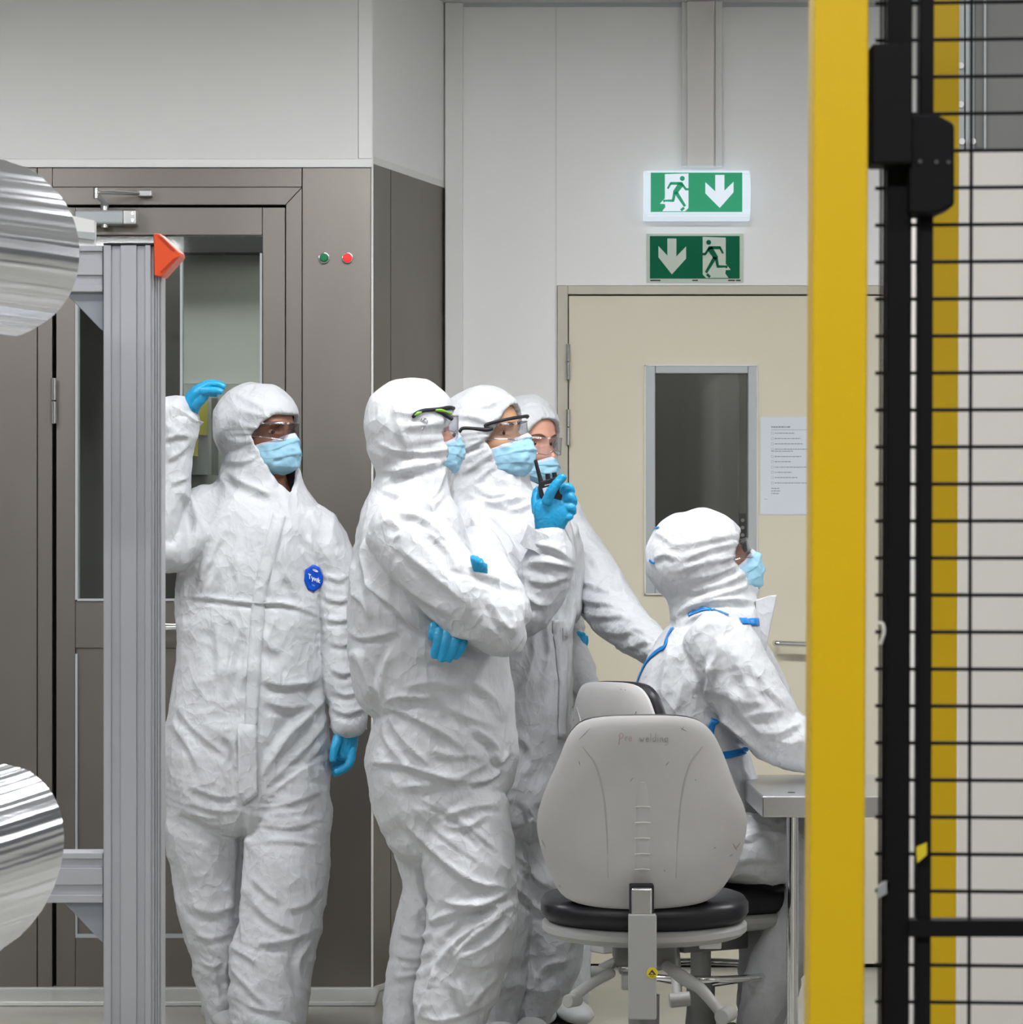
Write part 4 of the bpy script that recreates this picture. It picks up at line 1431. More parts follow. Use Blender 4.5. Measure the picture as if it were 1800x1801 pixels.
def make_hand(name, chains, Y0, person, m, voxel=0.0022, sm=3):
    bm = bmesh.new()
    for ch in chains: add_tube(bm, ch, Y0, k=5, n=16)
    me = remesh(bm, voxel, sm, 0.5)
    co = get_co(me); no = get_no(me)
    co += no * (0.0007 * ridged(co * 95, 3))[:, None]
    set_co(me, co)
    return finish(name, me, m, person)


def make_cuff(person, px, py, ang, r0, r1, length, Y, dz=0.06, seed=0, name='sleeve_cuff'):
    """flared sleeve end; (px,py) centre of the open rim, ang the direction it opens to (deg, image y down), radii and length in px"""
    s = Y / F
    a = math.radians(ang)
    ax = Vector((math.cos(a), 0, -math.sin(a))); e1 = Vector((math.sin(a), 0, math.cos(a))); e2 = Vector((0, 1, 0))
    c = P(px, py, Y); n = 48
    prof = [(-length, r0), (-length * 0.7, r0 * 1.02), (-length * 0.35, (r0 + r1) / 2), (-2, r1 * 0.99), (0, r1), (-0.5, r1 - 1.5), (-length * 0.4, r0 * 0.86), (-length * 0.8, r0 * 0.7)]
    rr = random.Random(seed); ph = [rr.uniform(0, 6.28) for _ in range(4)]
    bm = bmesh.new(); rings = []
    for t, r in prof:
        ring = []
        for k in range(n):
            b = 2 * math.pi * k / n
            q = 1 + 0.05 * math.sin(3 * b + ph[0]) + 0.035 * math.sin(7 * b + ph[1]) + 0.02 * math.sin(13 * b + ph[2] + t * 0.2)
            ring.append(bm.verts.new(c + ax * ((t + 1.5 * math.sin(4 * b + ph[3])) * s) + e1 * (r * q * s * math.cos(b)) + e2 * (dz / (r1 * s) * r * q * s * math.sin(b))))
        rings.append(ring)
    for x, y in zip(rings[:-1], rings[1:]):
        for k in range(n): bm.faces.new((x[k], x[(k + 1) % n], y[(k + 1) % n], y[k]))
    bmesh.ops.recalc_face_normals(bm, faces=bm.faces)
    return bm_obj(name, bm, M['tyvek'], person, smooth=True, autosmooth=False)


def bvh_of(me):
    return BVHTree.FromPolygons([tuple(v.co) for v in me.vertices], [tuple(p.vertices) for p in me.polygons])


def make_suit(person, Y0, tubes, fr, hood, curve, fold_list, seed, zones=(), voxel=0.0050, smooth=6, amp=1.0, uc=0.0, fmin=0.0, hood_amp=0.72, gather=0.003):
    bm = bmesh.new()
    for t in tubes: add_tube(bm, t, Y0)
    for c, r in hood: add_ell(bm, fr, c, r)
    skull(bm, fr, 0.014)
    me = remesh(bm, voxel, smooth)
    def mask(co):
        lf, ls, lu = local(fr, co)
        r = np.sqrt(lf ** 2 + ls ** 2 + lu ** 2)
        return hood_amp + (1 - hood_amp) * np.clip((r - 0.13) / 0.08, 0, 1)
    crumple(me, amp, seed, mask, zones)
    strokes(me, fold_list)
    opening(me, fr, curve, fmin=fmin, uc=uc, gather=gather)
    bv = bvh_of(me)
    o = finish('coverall', me, M['tyvek'], person)
    return o, bv


def core(tubes, Y0, fr, s=0.66):
    bm = bmesh.new()
    for t in tubes: add_tube(bm, t, Y0, k=3, n=14, scale=s)
    skull(bm, fr, 0.0)
    return bm

# ================================================================ person at the left, one hand raised
Y1 = 9.2
p1 = empty('person', tuple(P(435, 1815, Y1)), 'person in white coverall on the left, gloved hand raised beside the hood, blue chest badge', 'person')
fr1 = head_frame(462, 764, Y1, 50, 2)
T1 = [
    [(458, 812, 64, 0.0, 0.085), (457, 848, 76, 0.0, 0.09), (455, 876, 104, 0.0, 0.10), (450, 925, 130, 0, 0.125), (446, 980, 136, 0, 0.13), (441, 1050, 128, 0, 0.13), (441, 1150, 131, 0, 0.132),
     (437, 1240, 139, 0, 0.14), (435, 1310, 146, 0, 0.148), (435, 1375, 147, 0, 0.15), (435, 1415, 143, 0, 0.14)],
    # viewer-left leg (behind)
    [(368, 1370, 78, 0.02, 0.115), (364, 1470, 74, 0.02, 0.11), (369, 1550, 62, 0.03, 0.10), (374, 1610, 57, 0.04, 0.095), (382, 1680, 45, 0.05, 0.09), (388, 1740, 38, 0.06, 0.08), (392, 1795, 33, 0.07, 0.075)],
    # viewer-right leg, stepping forward
    [(508, 1370, 74, -0.02, 0.115), (508, 1470, 75, -0.04, 0.115), (502, 1550, 74, -0.07, 0.11), (494, 1620, 71, -0.09, 0.105), (478, 1680, 73, -0.10, 0.10), (474, 1740, 72, -0.11, 0.10), (474, 1792, 66, -0.12, 0.10)],
    # raised arm: shoulder, elbow, wrist
    [(378, 905, 56, 0.0, 0.095), (338, 930, 58, -0.03, 0.09), (300, 960, 50, -0.08, 0.085), (278, 950, 42, -0.10, 0.075), (288, 900, 40, -0.11, 0.070), (302, 845, 34, -0.12, 0.062), (309, 800, 31, -0.13, 0.058), (314, 765, 34, -0.14, 0.058), (318, 736, 33, -0.145, 0.055)],
    [(300, 728, 30, -0.14, 0.055), (325, 722, 24, -0.15, 0.05)],
    # hanging arm
    [(540, 925, 44, 0.0, 0.085), (568, 955, 44, 0.0, 0.082), (590, 1010, 40, 0.0, 0.078), (594, 1080, 34, -0.01, 0.07), (598, 1150, 32, -0.02, 0.065), (605, 1210, 32, -0.03, 0.06), (613, 1250, 33, -0.04, 0.056), (614, 1276, 31, -0.04, 0.054)],
]
hood1 = [((-0.034, 0, 0.026), (0.114, 0.104, 0.118)), ((-0.01, 0, -0.07), (0.09, 0.085, 0.09))]
curve1 = [(-180, 0.168), (-168, 0.140), (-150, 0.104), (-125, 0.086), (-90, 0.076), (-50, 0.068), (-20, 0.052), (0, 0.048), (20, 0.052), (50, 0.068), (90, 0.076), (125, 0.086), (150, 0.108), (168, 0.140)]
F1 = [
    ([(505, 745), (470, 735), (430, 725)], 6, 3), ([(465, 752), (430, 748), (400, 735)], 6, 3), ([(460, 770), (425, 778), (395, 770)], 6, 2.5),
    ([(480, 735), (450, 710), (410, 690)], 7, 3.5), ([(395, 812), (430, 812), (455, 800)], 6, 5), ([(400, 830), (430, 850), (480, 872)], 8, 8),
    ([(392, 815), (388, 840), (400, 860)], 6, 3),
    ([(290, 812), (318, 795), (335, 775)], 5, 4), ([(285, 775), (315, 765), (340, 770)], 5, 4), ([(300, 850), (325, 842), (330, 838)], 5, 4),
    ([(318, 862), (340, 890), (345, 940), (340, 990)], 7, 7), ([(330, 880), (360, 950), (345, 1030)], 9, 5),
    ([(395, 930), (370, 985), (345, 1040)], 8, 6), ([(410, 935), (385, 1000), (352, 1060)], 7, 4), ([(425, 940), (415, 990), (420, 1040)], 8, 4),
    ([(545, 930), (548, 980), (562, 1050)], 9, 6), ([(505, 940), (500, 1000), (520, 1040)], 9, 5), ([(470, 900), (466, 960), (470, 1040)], 6, 3),
    ([(318, 1048), (370, 1052), (440, 1060), (500, 1062), (555, 1078)], 4, 5.5),
    ([(380, 1100), (385, 1160), (380, 1200)], 9, 5), ([(420, 1090), (405, 1170), (395, 1230)], 8, 6), ([(442, 1110), (430, 1180), (425, 1220)], 7, 6),
    ([(485, 1080), (470, 1130), (500, 1150)], 10, 4), ([(460, 1195), (500, 1205), (558, 1200)], 8, 7), ([(465, 1232), (510, 1245), (560, 1235)], 8, 8),
    ([(578, 1190), (560, 1240), (510, 1290), (460, 1365)], 10, 9), ([(580, 1250), (550, 1300), (480, 1370)], 8, 6), ([(578, 1290), (540, 1340), (500, 1360)], 6, 4),
    ([(582, 1330), (540, 1350), (470, 1400)], 5, 3), ([(300, 1270), (330, 1310), (350, 1350)], 7, 4), ([(310, 1240), (340, 1280), (400, 1330)], 6, 4),
    ([(420, 1270), (412, 1310), (422, 1400), (435, 1415)], 5, 6), ([(395, 1290), (412, 1320), (418, 1350)], 6, 5),
    ([(330, 1380), (380, 1400), (425, 1400)], 5, 3), ([(330, 1410), (375, 1425), (425, 1425)], 5, 3), ([(340, 1440), (380, 1450), (420, 1445)], 5, 2.5),
    ([(445, 1420), (500, 1415), (570, 1390)], 5, 3), ([(450, 1450), (510, 1455), (570, 1440)], 5, 3), ([(450, 1480), (500, 1480), (560, 1485)], 5, 3),
    ([(437, 1425), (436, 1500), (428, 1600), (425, 1660)], 6, 9),
    ([(440, 1540), (470, 1570), (500, 1590)], 7, 4), ([(440, 1580), (480, 1620), (530, 1640)], 7, 5), ([(500, 1600), (540, 1590), (565, 1560)], 7, 4),
    ([(405, 1665), (440, 1685), (455, 1700)], 6, 6), ([(455, 1660), (500, 1655), (545, 1640)], 7, 7), ([(550, 1650), (525, 1690), (530, 1730), (548, 1750)], 6, 7),
    ([(405, 1700), (440, 1740), (475, 1775)], 6, 6), ([(430, 1765), (460, 1775), (500, 1780)], 6, 5), ([(400, 1680), (396, 1720), (405, 1770)], 5, 5),
    ([(330, 1590), (370, 1605), (420, 1590)], 8, 4), ([(335, 1640), (370, 1650), (410, 1640)], 7, 4), ([(350, 1690), (375, 1700), (395, 1690)], 6, 4),
    ([(570, 1010), (595, 1020), (615, 1010)], 5, 4), ([(572, 1050), (595, 1058), (618, 1050)], 5, 4), ([(575, 1090), (600, 1092), (620, 1085)], 5, 4),
    ([(578, 1130), (600, 1135), (622, 1128)], 5, 3), ([(580, 1175), (605, 1185), (630, 1175)], 5, 4), ([(585, 1215), (610, 1222), (638, 1215)], 5, 5), ([(585, 1245), (610, 1255), (642, 1245)], 5, 6),
]
Z1 = [(590, 1080, 70, 5, 13, 2.5), (520, 1420, 90, 5, 12, 2.0), (370, 1430, 90, 12, 12, 2.0), (440, 1720, 90, 25, 14, 2.5), (560, 960, 60, 60, 16, 2.0)]
suit1, bv1 = make_suit(p1, Y1, T1, fr1, hood1, curve1, F1, 11, Z1)
b1, _ = make_face(fr1, p1, M['skin_dark'], core(T1, Y1, fr1), brows='hair')
bmn = bmesh.new()
make_mask(fr1, p1, seed=1)
make_goggles(fr1, p1, arm='plastic_dark', lens='goggle_dark', temple_out=0.074, back=0.0)
# placket and pocket flap of the zip
ribbon('zip_flap', bv1, [(492, 905), (478, 960), (458, 1040), (450, 1120), (446, 1200), (440, 1290)], 0.036, M['tyvek'], p1, off=0.0015, thick=0.002)
decal('zip_flap_end', bv1, [(418, 1272), (452, 1275), (455, 1398), (450, 1400), (430, 1418), (420, 1395)], M['tyvek'], p1, off=0.005)
bd = decal('badge', bv1, [(551, 992.5), (562, 997.5), (568.5, 1014), (568, 1025), (564, 1033), (552.5, 1041.5), (542, 1037), (535.5, 1021), (537, 1002)], M['badge'], p1, off=0.003)
def badge_shape(name, polys, m):
    bm = bmesh.new()
    o = Vector((0, 0, EYE))
    for poly in polys:
        vs = []
        for x, y in poly:
            h = bv1.ray_cast(o, (P(x, y, 10) - o).normalized())
            vs.append(bm.verts.new((h[0] if h[0] else P(x, y, Y1)) + Vector((0, -0.0042, 0))))
        try: bm.faces.new(vs)
        except ValueError: pass
    bmesh.ops.recalc_face_normals(bm, faces=bm.faces)
    ob = bm_obj(name, bm, m, p1)
    so = ob.modifiers.new('t', 'SOLIDIFY'); so.thickness = 0.0006; so.offset = 0
    ob.parent = bd; ob.location = ob.location - bd.location
    return ob
def stroke_poly(a, b, w):
    a = np.array(a, float); b = np.array(b, float); d = (b - a) / np.linalg.norm(b - a); n = np.array([-d[1], d[0]]) * w / 2
    return [tuple(a + n), tuple(b + n), tuple(b - n), tuple(a - n)]
def slant(pts):   # letters drawn on a unit line, then slanted down to the right as on the badge
    return [(542.5 + x * 1.0, 1009.2 + y + x * 0.42) for x, y in pts]
L = []
def st(x0, y0, x1, y1, w=1.35):
    a, b = slant([(x0, y0), (x1, y1)]); L.append(stroke_poly(a, b, w))
st(0, 0, 5, 0); st(2.5, 0, 2.5, 8)                               # T
st(6.0, 2.2, 7.6, 7.2); st(9.6, 2.2, 6.6, 11)                     # y
st(9.8, 2.2, 11.2, 7.6); st(12.8, 2.2, 11.2, 7.6)                 # v
st(13.4, 5.0, 16.6, 5.0, 1.0); st(13.6, 3.4, 13.6, 6.6, 1.1); st(14, 2.6, 16.2, 2.6, 1.0); st(16.4, 3, 16.4, 5, 1.0); st(14, 7.6, 16.6, 7.4, 1.0)   # e
st(17.6, -0.4, 17.6, 8); st(20.6, 2.2, 17.8, 5.2, 1.1); st(18.2, 4.8, 20.9, 8, 1.1)   # k
badge_shape('badge_word', L, M['badge_white'])
badge_shape('badge_oval', [[(549.5 + 5.5 + 5.6 * math.cos(t) * 0.93 - 1.6 * math.sin(t) * 0.36, 1003.5 + 5.6 * math.cos(t) * 0.36 + 1.9 * math.sin(t)) for t in np.linspace(0, 2 * math.pi, 14)[:-1]]], M['badge_white'])
badge_shape('badge_line', [[(548.5, 1026.5), (554.5, 1029), (553.8, 1032), (549, 1030.2)]], M['badge_pale'])
# raised glove (right hand), palm turned down over the brow
make_hand('glove', [
    [(328, 742, 18, -0.145, 0.026), (333, 722, 17, -0.150, 0.026), (341, 704, 17, -0.155, 0.030), (351, 690, 15, -0.160, 0.036), (360, 682, 11, -0.160, 0.036)],
    [(356, 682, 7.5, -0.185, 0.0085), (372, 676, 6.6, -0.190, 0.0085), (385, 676.5, 6.2, -0.192, 0.008), (394, 680.5, 5.6, -0.192, 0.0075)],
    [(354, 680, 7.5, -0.165, 0.009), (370, 674.5, 6.8, -0.168, 0.009), (384, 675.5, 6.2, -0.168, 0.0085), (393, 679, 5.6, -0.168, 0.008)],
    [(356, 688, 7.5, -0.205, 0.009), (370, 686.5, 6.6, -0.212, 0.0085), (382, 687, 6.2, -0.215, 0.008), (390, 689, 5.4, -0.215, 0.0075)],
    [(356, 692, 7, -0.140, 0.009), (367, 692, 6, -0.135, 0.008), (376, 692.5, 5.6, -0.132, 0.0075), (382, 694, 5, -0.132, 0.007)],
    [(344, 712, 9, -0.175, 0.012), (355, 704, 7.5, -0.190, 0.010), (362, 697, 6.4, -0.195, 0.009), (364, 694, 5.6, -0.198, 0.008)],
], Y1, p1, M['glove'])
make_cuff(p1, 322, 723, -60, 33, 41, 44, Y1 - 0.145, 0.058, 1)
make_cuff(p1, 613, 1281, 93, 29, 32, 30, Y1 - 0.04, 0.052, 2)
# hanging glove (left hand), fingers curled
make_hand('glove', [
    [(611, 1272, 21, -0.04, 0.028), (610, 1292, 21, -0.042, 0.028), (609, 1312, 20, -0.045, 0.028), (606, 1328, 18, -0.047, 0.026)],
    [(618, 1318, 8.5, -0.060, 0.010), (617, 1336, 8, -0.066, 0.0095), (608, 1350, 7.4, -0.072, 0.009), (592, 1358, 6.6, -0.074, 0.0085)],
    [(612, 1322, 8.5, -0.040, 0.010), (611, 1340, 8, -0.040, 0.0095), (602, 1353, 7.4, -0.040, 0.009), (588, 1361, 6.6, -0.042, 0.0085)],
    [(605, 1324, 8.2, -0.020, 0.010), (604, 1340, 7.8, -0.018, 0.0095), (598, 1351, 7.2, -0.016, 0.009), (587, 1355, 6.2, -0.016, 0.008)],
    [(600, 1322, 7.6, -0.002, 0.009), (598, 1336, 7.0, 0.002, 0.0085), (592, 1345, 6.4, 0.004, 0.008), (585, 1349, 5.8, 0.004, 0.0075)],
    [(596, 1296, 9.5, -0.065, 0.012), (590, 1312, 8, -0.080, 0.011), (587, 1326, 7.2, -0.086, 0.010), (586, 1337, 6.2, -0.088, 0.009)],
], Y1, p1, M['glove'])


def shoe(person, px, Y, toe, yaw, name='overshoe'):
    """white overshoe standing on the floor; px is the ankle in the picture"""
    c = Vector((X(px, Y), Y, 0))
    y = math.radians(yaw); f = Vector((math.sin(y), -math.cos(y), 0)); s = Vector((f.y, -f.x, 0))
    bm = bmesh.new()
    pts = [(-0.085, 0.052, 0.040, 0.050), (-0.03, 0.055, 0.046, 0.055), (0.04, 0.048, 0.048, 0.046), (0.11, 0.042, 0.052, 0.040), (0.165, 0.034, 0.045, 0.032), (0.19, 0.028, 0.03, 0.026)]
    q = catmull(pts, 4)
    add_loft(bm, [c + f * p[0] + Vector((0, 0, max(p[3] * 0.72, 0.016) + 0.002)) for p in q], [p[2] for p in q], [p[3] * 0.72 for p in q], 20, frame_axis=Vector((0, 0, 1)))
    add_loft(bm, [c + f * -0.02 + Vector((0, 0, z)) for z in (0.05, 0.07, 0.09, 0.11)], [0.036] * 4, [0.038] * 4, 20)
    me = remesh(bm, 0.006, 4)
    co = get_co(me); co[:, 2] = np.maximum(co[:, 2], 0.0015); set_co(me, co)
    return finish(name, me, M['boot'], person)


shoe(p1, 392, Y1 + 0.07, 0, 20)
shoe(p1, 474, Y1 - 0.12, 0, 15)

# ================================================================ person with crossed arms, turned to the right
Y2 = 8.6
p2 = empty('person', tuple(P(760, 1872, Y2)), 'person in white coverall with folded arms, black and lime goggle arm over the hood', 'person')
fr2 = head_frame(730, 760, Y2, 114, 3)
T2 = [
    [(728, 825, 60, 0, 0.085), (724, 866, 68, 0, 0.10), (722, 905, 88, 0, 0.15), (723, 950, 98, 0, 0.19), (727, 1000, 112, 0, 0.20), (735, 1060, 125, 0, 0.19), (746, 1120, 136, 0, 0.17), (764, 1180, 146, 0, 0.17),
     (786, 1232, 118, 0, 0.165), (783, 1275, 128, 0, 0.17), (777, 1340, 132, 0, 0.175), (775, 1400, 122, 0, 0.17), (785, 1450, 108, 0, 0.16)],
    # far leg (viewer left)
    [(752, 1430, 62, 0.05, 0.10), (748, 1500, 52, 0.06, 0.095), (750, 1560, 42, 0.07, 0.09), (742, 1620, 46, 0.08, 0.088), (730, 1690, 46, 0.09, 0.085), (722, 1750, 44, 0.10, 0.08), (716, 1820, 38, 0.10, 0.075)],
    # near leg
    [(808, 1430, 90, -0.05, 0.12), (822, 1500, 84, -0.07, 0.12), (830, 1570, 79, -0.08, 0.115), (828, 1640, 80, -0.09, 0.11), (815, 1700, 76, -0.10, 0.105), (795, 1760, 68, -0.10, 0.10), (785, 1825, 55, -0.10, 0.09)],
    # near arm: shoulder to elbow
    [(700, 925, 58, -0.13, 0.09), (735, 965, 66, -0.17, 0.09), (785, 1020, 66, -0.20, 0.085), (835, 1068, 58, -0.22, 0.08), (872, 1100, 48, -0.22, 0.075), (885, 1118, 40, -0.21, 0.07)],
    # near forearm folded back under, towards the body
    [(885, 1115, 38, -0.21, 0.065), (850, 1112, 32, -0.14, 0.055), (810, 1105, 28, -0.10, 0.05)],
    # far forearm lying over
    [(842, 960, 34, 0.12, 0.06), (862, 1000, 36, 0.02, 0.06), (880, 1035, 36, -0.10, 0.058), (894, 1060, 34, -0.16, 0.055), (902, 1085, 32, -0.17, 0.06)],
    # belly folds above the waist
    [(640, 1150, 26, -0.02, 0.10), (665, 1210, 34, -0.02, 0.11)],
]
hood2 = [((-0.030, 0, 0.018), (0.102, 0.100, 0.118)), ((-0.02, 0, -0.07), (0.085, 0.085, 0.10)), ((-0.075, 0, -0.02), (0.05, 0.07, 0.08))]
curve2 = [(-180, 0.120), (-150, 0.104), (-125, 0.082), (-90, 0.068), (-50, 0.062), (-20, 0.052), (0, 0.050), (20, 0.052), (50, 0.062), (90, 0.068), (125, 0.082), (150, 0.104)]
F2 = [
    ([(700, 690), (695, 705), (705, 680), (735, 676), (770, 690)], 5, 3), ([(690, 700), (705, 760), (720, 790)], 6, 3), ([(660, 775), (690, 790), (740, 795), (790, 790)], 6, 5),
    ([(668, 830), (710, 825), (760, 815), (785, 805)], 7, 6), ([(672, 855), (700, 830), (735, 815)], 6, 4), ([(700, 750), (740, 748), (790, 740)], 8, 4), ([(690, 720), (720, 728), (760, 716)], 7, 3),
    ([(672, 862), (720, 880), (760, 890), (785, 860)], 6, 8), ([(745, 880), (765, 870), (785, 820)], 6, 5),
    ([(700, 900), (740, 910), (775, 940), (800, 975)], 8, 7), ([(690, 915), (705, 935), (690, 950)], 7, 4), ([(730, 925), (770, 950), (815, 1010)], 8, 5),
    ([(650, 930), (640, 980), (655, 1030), (680, 1060)], 9, 9), ([(625, 940), (618, 1000), (625, 1060)], 8, 6), ([(640, 1010), (665, 1040), (715, 1085), (740, 1105)], 8, 10),
    ([(615, 1040), (640, 1060), (650, 1090)], 8, 7), ([(612, 1110), (640, 1122), (700, 1110)], 5, 6),
    ([(700, 960), (760, 1010), (820, 1060)], 9, 5), ([(680, 1000), (740, 1050), (800, 1085)], 10, 5), ([(700, 1070), (740, 1105), (800, 1115), (860, 1130)], 7, 7),
    ([(830, 1005), (870, 1020), (925, 1040)], 6, 7), ([(860, 1050), (880, 1090), (905, 1110)], 7, 6), ([(890, 1060), (905, 1090), (900, 1130)], 6, 6),
    
    ([(620, 1140), (640, 1180), (655, 1225)], 9, 6), ([(690, 1140), (672, 1190), (672, 1235)], 8, 8), ([(725, 1160), (760, 1150), (850, 1165)], 10, 5),
    ([(676, 1238), (700, 1225), (760, 1228)], 7, 8), ([(680, 1240), (730, 1262), (780, 1290), (810, 1310)], 8, 9), ([(678, 1245), (710, 1300), (760, 1350)], 8, 9), ([(672, 1245), (680, 1300), (720, 1350)], 8, 7),
    ([(705, 1210), (760, 1200), (830, 1215)], 8, 5), ([(780, 1240), (820, 1260), (880, 1280)], 9, 5), ([(820, 1190), (870, 1230), (890, 1270)], 10, 7), ([(830, 1280), (860, 1300), (880, 1325)], 7, 9),
    ([(650, 1340), (710, 1345), (770, 1365), (825, 1375)], 8, 9), ([(825, 1378), (860, 1370), (885, 1350)], 6, 8), ([(750, 1355), (800, 1368), (860, 1340)], 7, 5), ([(760, 1320), (800, 1330), (850, 1325)], 7, 4),
    ([(870, 1320), (880, 1340), (895, 1320)], 6, 8),
    ([(700, 1430), (760, 1490), (830, 1550), (890, 1560)], 11, 12), ([(735, 1400), (800, 1440), (860, 1500)], 5, 4), ([(760, 1400), (820, 1450), (880, 1500)], 5, 4), ([(720, 1410), (780, 1470), (850, 1520)], 5, 3),
    ([(770, 1440), (830, 1420), (880, 1415)], 7, 6), ([(700, 1385), (760, 1380), (830, 1370)], 8, 5), ([(780, 1450), (820, 1455), (860, 1430)], 6, 4),
    ([(775, 1580), (800, 1590), (850, 1590), (895, 1570)], 8, 9), ([(770, 1590), (760, 1620), (800, 1605), (900, 1590)], 7, 8), ([(905, 1590), (860, 1615), (810, 1650), (765, 1700)], 9, 10),
    ([(900, 1620), (860, 1660), (800, 1690)], 7, 6), ([(880, 1610), (830, 1650), (790, 1690)], 6, 5), ([(765, 1530), (755, 1560), (770, 1590)], 7, 6),
    ([(730, 1500), (735, 1560), (760, 1620)], 7, 5), ([(700, 1640), (735, 1650), (760, 1640)], 6, 5), ([(695, 1680), (730, 1685), (760, 1675)], 6, 4), ([(690, 1720), (725, 1715), (755, 1700)], 6, 4),
    ([(765, 1700), (750, 1760), (735, 1790)], 7, 9), ([(800, 1690), (840, 1700), (870, 1690)], 7, 4), ([(810, 1730), (820, 1770), (850, 1740), (880, 1715)], 8, 6), ([(735, 1785), (780, 1795), (850, 1770), (865, 1760)], 6, 6),
]
Z2 = [(700, 1260, 70, 40, 15, 2.5), (800, 1640, 90, 130, 15, 2.5), (725, 1700, 60, 0, 14, 2.5), (830, 1010, 50, 20, 14, 2.0)]
suit2, bv2 = make_suit(p2, Y2, T2, fr2, hood2, curve2, F2, 23, Z2, amp=0.95)
make_face(fr2, p2, M['skin_rosy'], core(T2, Y2, fr2))
make_mask(fr2, p2, seed=3)
g2 = make_goggles(fr2, p2, arm='clear_rim', lens='clear', temple_out=0.10, back=-0.02, up=0.012)
# the goggle arm that lies outside the hood, black with lime inlays
def on(bv, x, y, lift):
    o = Vector((0, 0, EYE)); d = (P(x, y, 10) - o).normalized(); h = bv.ray_cast(o, d)
    return (h[0] - d * lift) if h[0] is not None else None
def surf_tube(name, bv, pts, r, m, parent, lift=0.003, default=None):
    q = []
    last = default
    for x, y in pts:
        h = on(bv, x, y, lift)
        if h is None: h = P(x, y, last)
        if last is not None and abs(h.y - last) > 0.05: h = P(x, y, last)
        last = h.y
        q.append(h)
    return tube3(name, q, r, m, parent, n=10)
surf_tube('goggle_arm', bv2, [(727, 733), (733, 727), (745, 722), (760, 720.5), (775, 719), (790, 717.5), (798, 718)], [0.0045, 0.0055, 0.0048, 0.0045, 0.0045, 0.006, 0.005], M['plastic_dark'], p2, default=8.5)
surf_tube('goggle_arm', bv2, [(768, 722), (782, 728), (795, 737)], [0.0045, 0.0065, 0.005], M['plastic_dark'], p2, default=8.5)
surf_tube('lime_inlay', bv2, [(730, 730), (735, 727), (741, 725)], [0.0030, 0.0042, 0.0028], M['lime'], p2, lift=0.0065, default=8.5)
surf_tube('lime_inlay', bv2, [(767, 721.5), (776, 722), (788, 726), (794, 728)], [0.003, 0.0042, 0.0040, 0.003], M['lime'], p2, lift=0.0065, default=8.5)
# gloves of the folded arms
make_hand('glove', [
    [(800, 1092, 26, -0.19, 0.022), (792, 1112, 25, -0.21, 0.02)],
    [(775, 1108, 9, -0.225, 0.010), (771, 1128, 8.8, -0.232, 0.010), (766, 1145, 8, -0.232, 0.009), (765, 1155, 7, -0.230, 0.0085)],
    [(789, 1110, 9, -0.228, 0.010), (785, 1132, 8.8, -0.236, 0.010), (780, 1150, 8, -0.236, 0.009), (777, 1161, 7, -0.234, 0.0085)],
    [(804, 1112, 9, -0.228, 0.010), (801, 1132, 8.8, -0.236, 0.010), (794, 1150, 8, -0.236, 0.009), (788, 1161, 7, -0.234, 0.0085)],
    [(815, 1118, 8.5, -0.222, 0.010), (814, 1134, 8, -0.228, 0.0095), (807, 1148, 7.2, -0.228, 0.009), (800, 1156, 6.4, -0.226, 0.008)],
    [(764, 1100, 9, -0.215, 0.011), (761, 1114, 8, -0.222, 0.010), (759, 1122, 6.5, -0.222, 0.009)],
], Y2, p2, M['glove'])
make_hand('glove', [
    [(838, 999, 12, -0.25, 0.018), (846, 1009, 14, -0.25, 0.018)],
    [(838, 1001, 6, -0.27, 0.009), (835, 989, 6.3, -0.28, 0.009), (832, 979, 5, -0.28, 0.008)],
    [(844, 1003, 6, -0.265, 0.009), (841, 990, 6, -0.277, 0.009), (838, 981, 4.8, -0.277, 0.008)],
    [(849, 1005, 5.8, -0.26, 0.009), (847, 993, 5.8, -0.272, 0.009), (845, 985, 4.6, -0.272, 0.008)],
    [(853, 1007, 5.2, -0.255, 0.008), (853, 998, 5, -0.266, 0.008), (854, 993, 4.2, -0.266, 0.007)],
], Y2, p2, M['glove'])
shoe(p2, 720, Y2 + 0.10, 0, 80)
shoe(p2, 785, Y2 - 0.10, 0, 75)

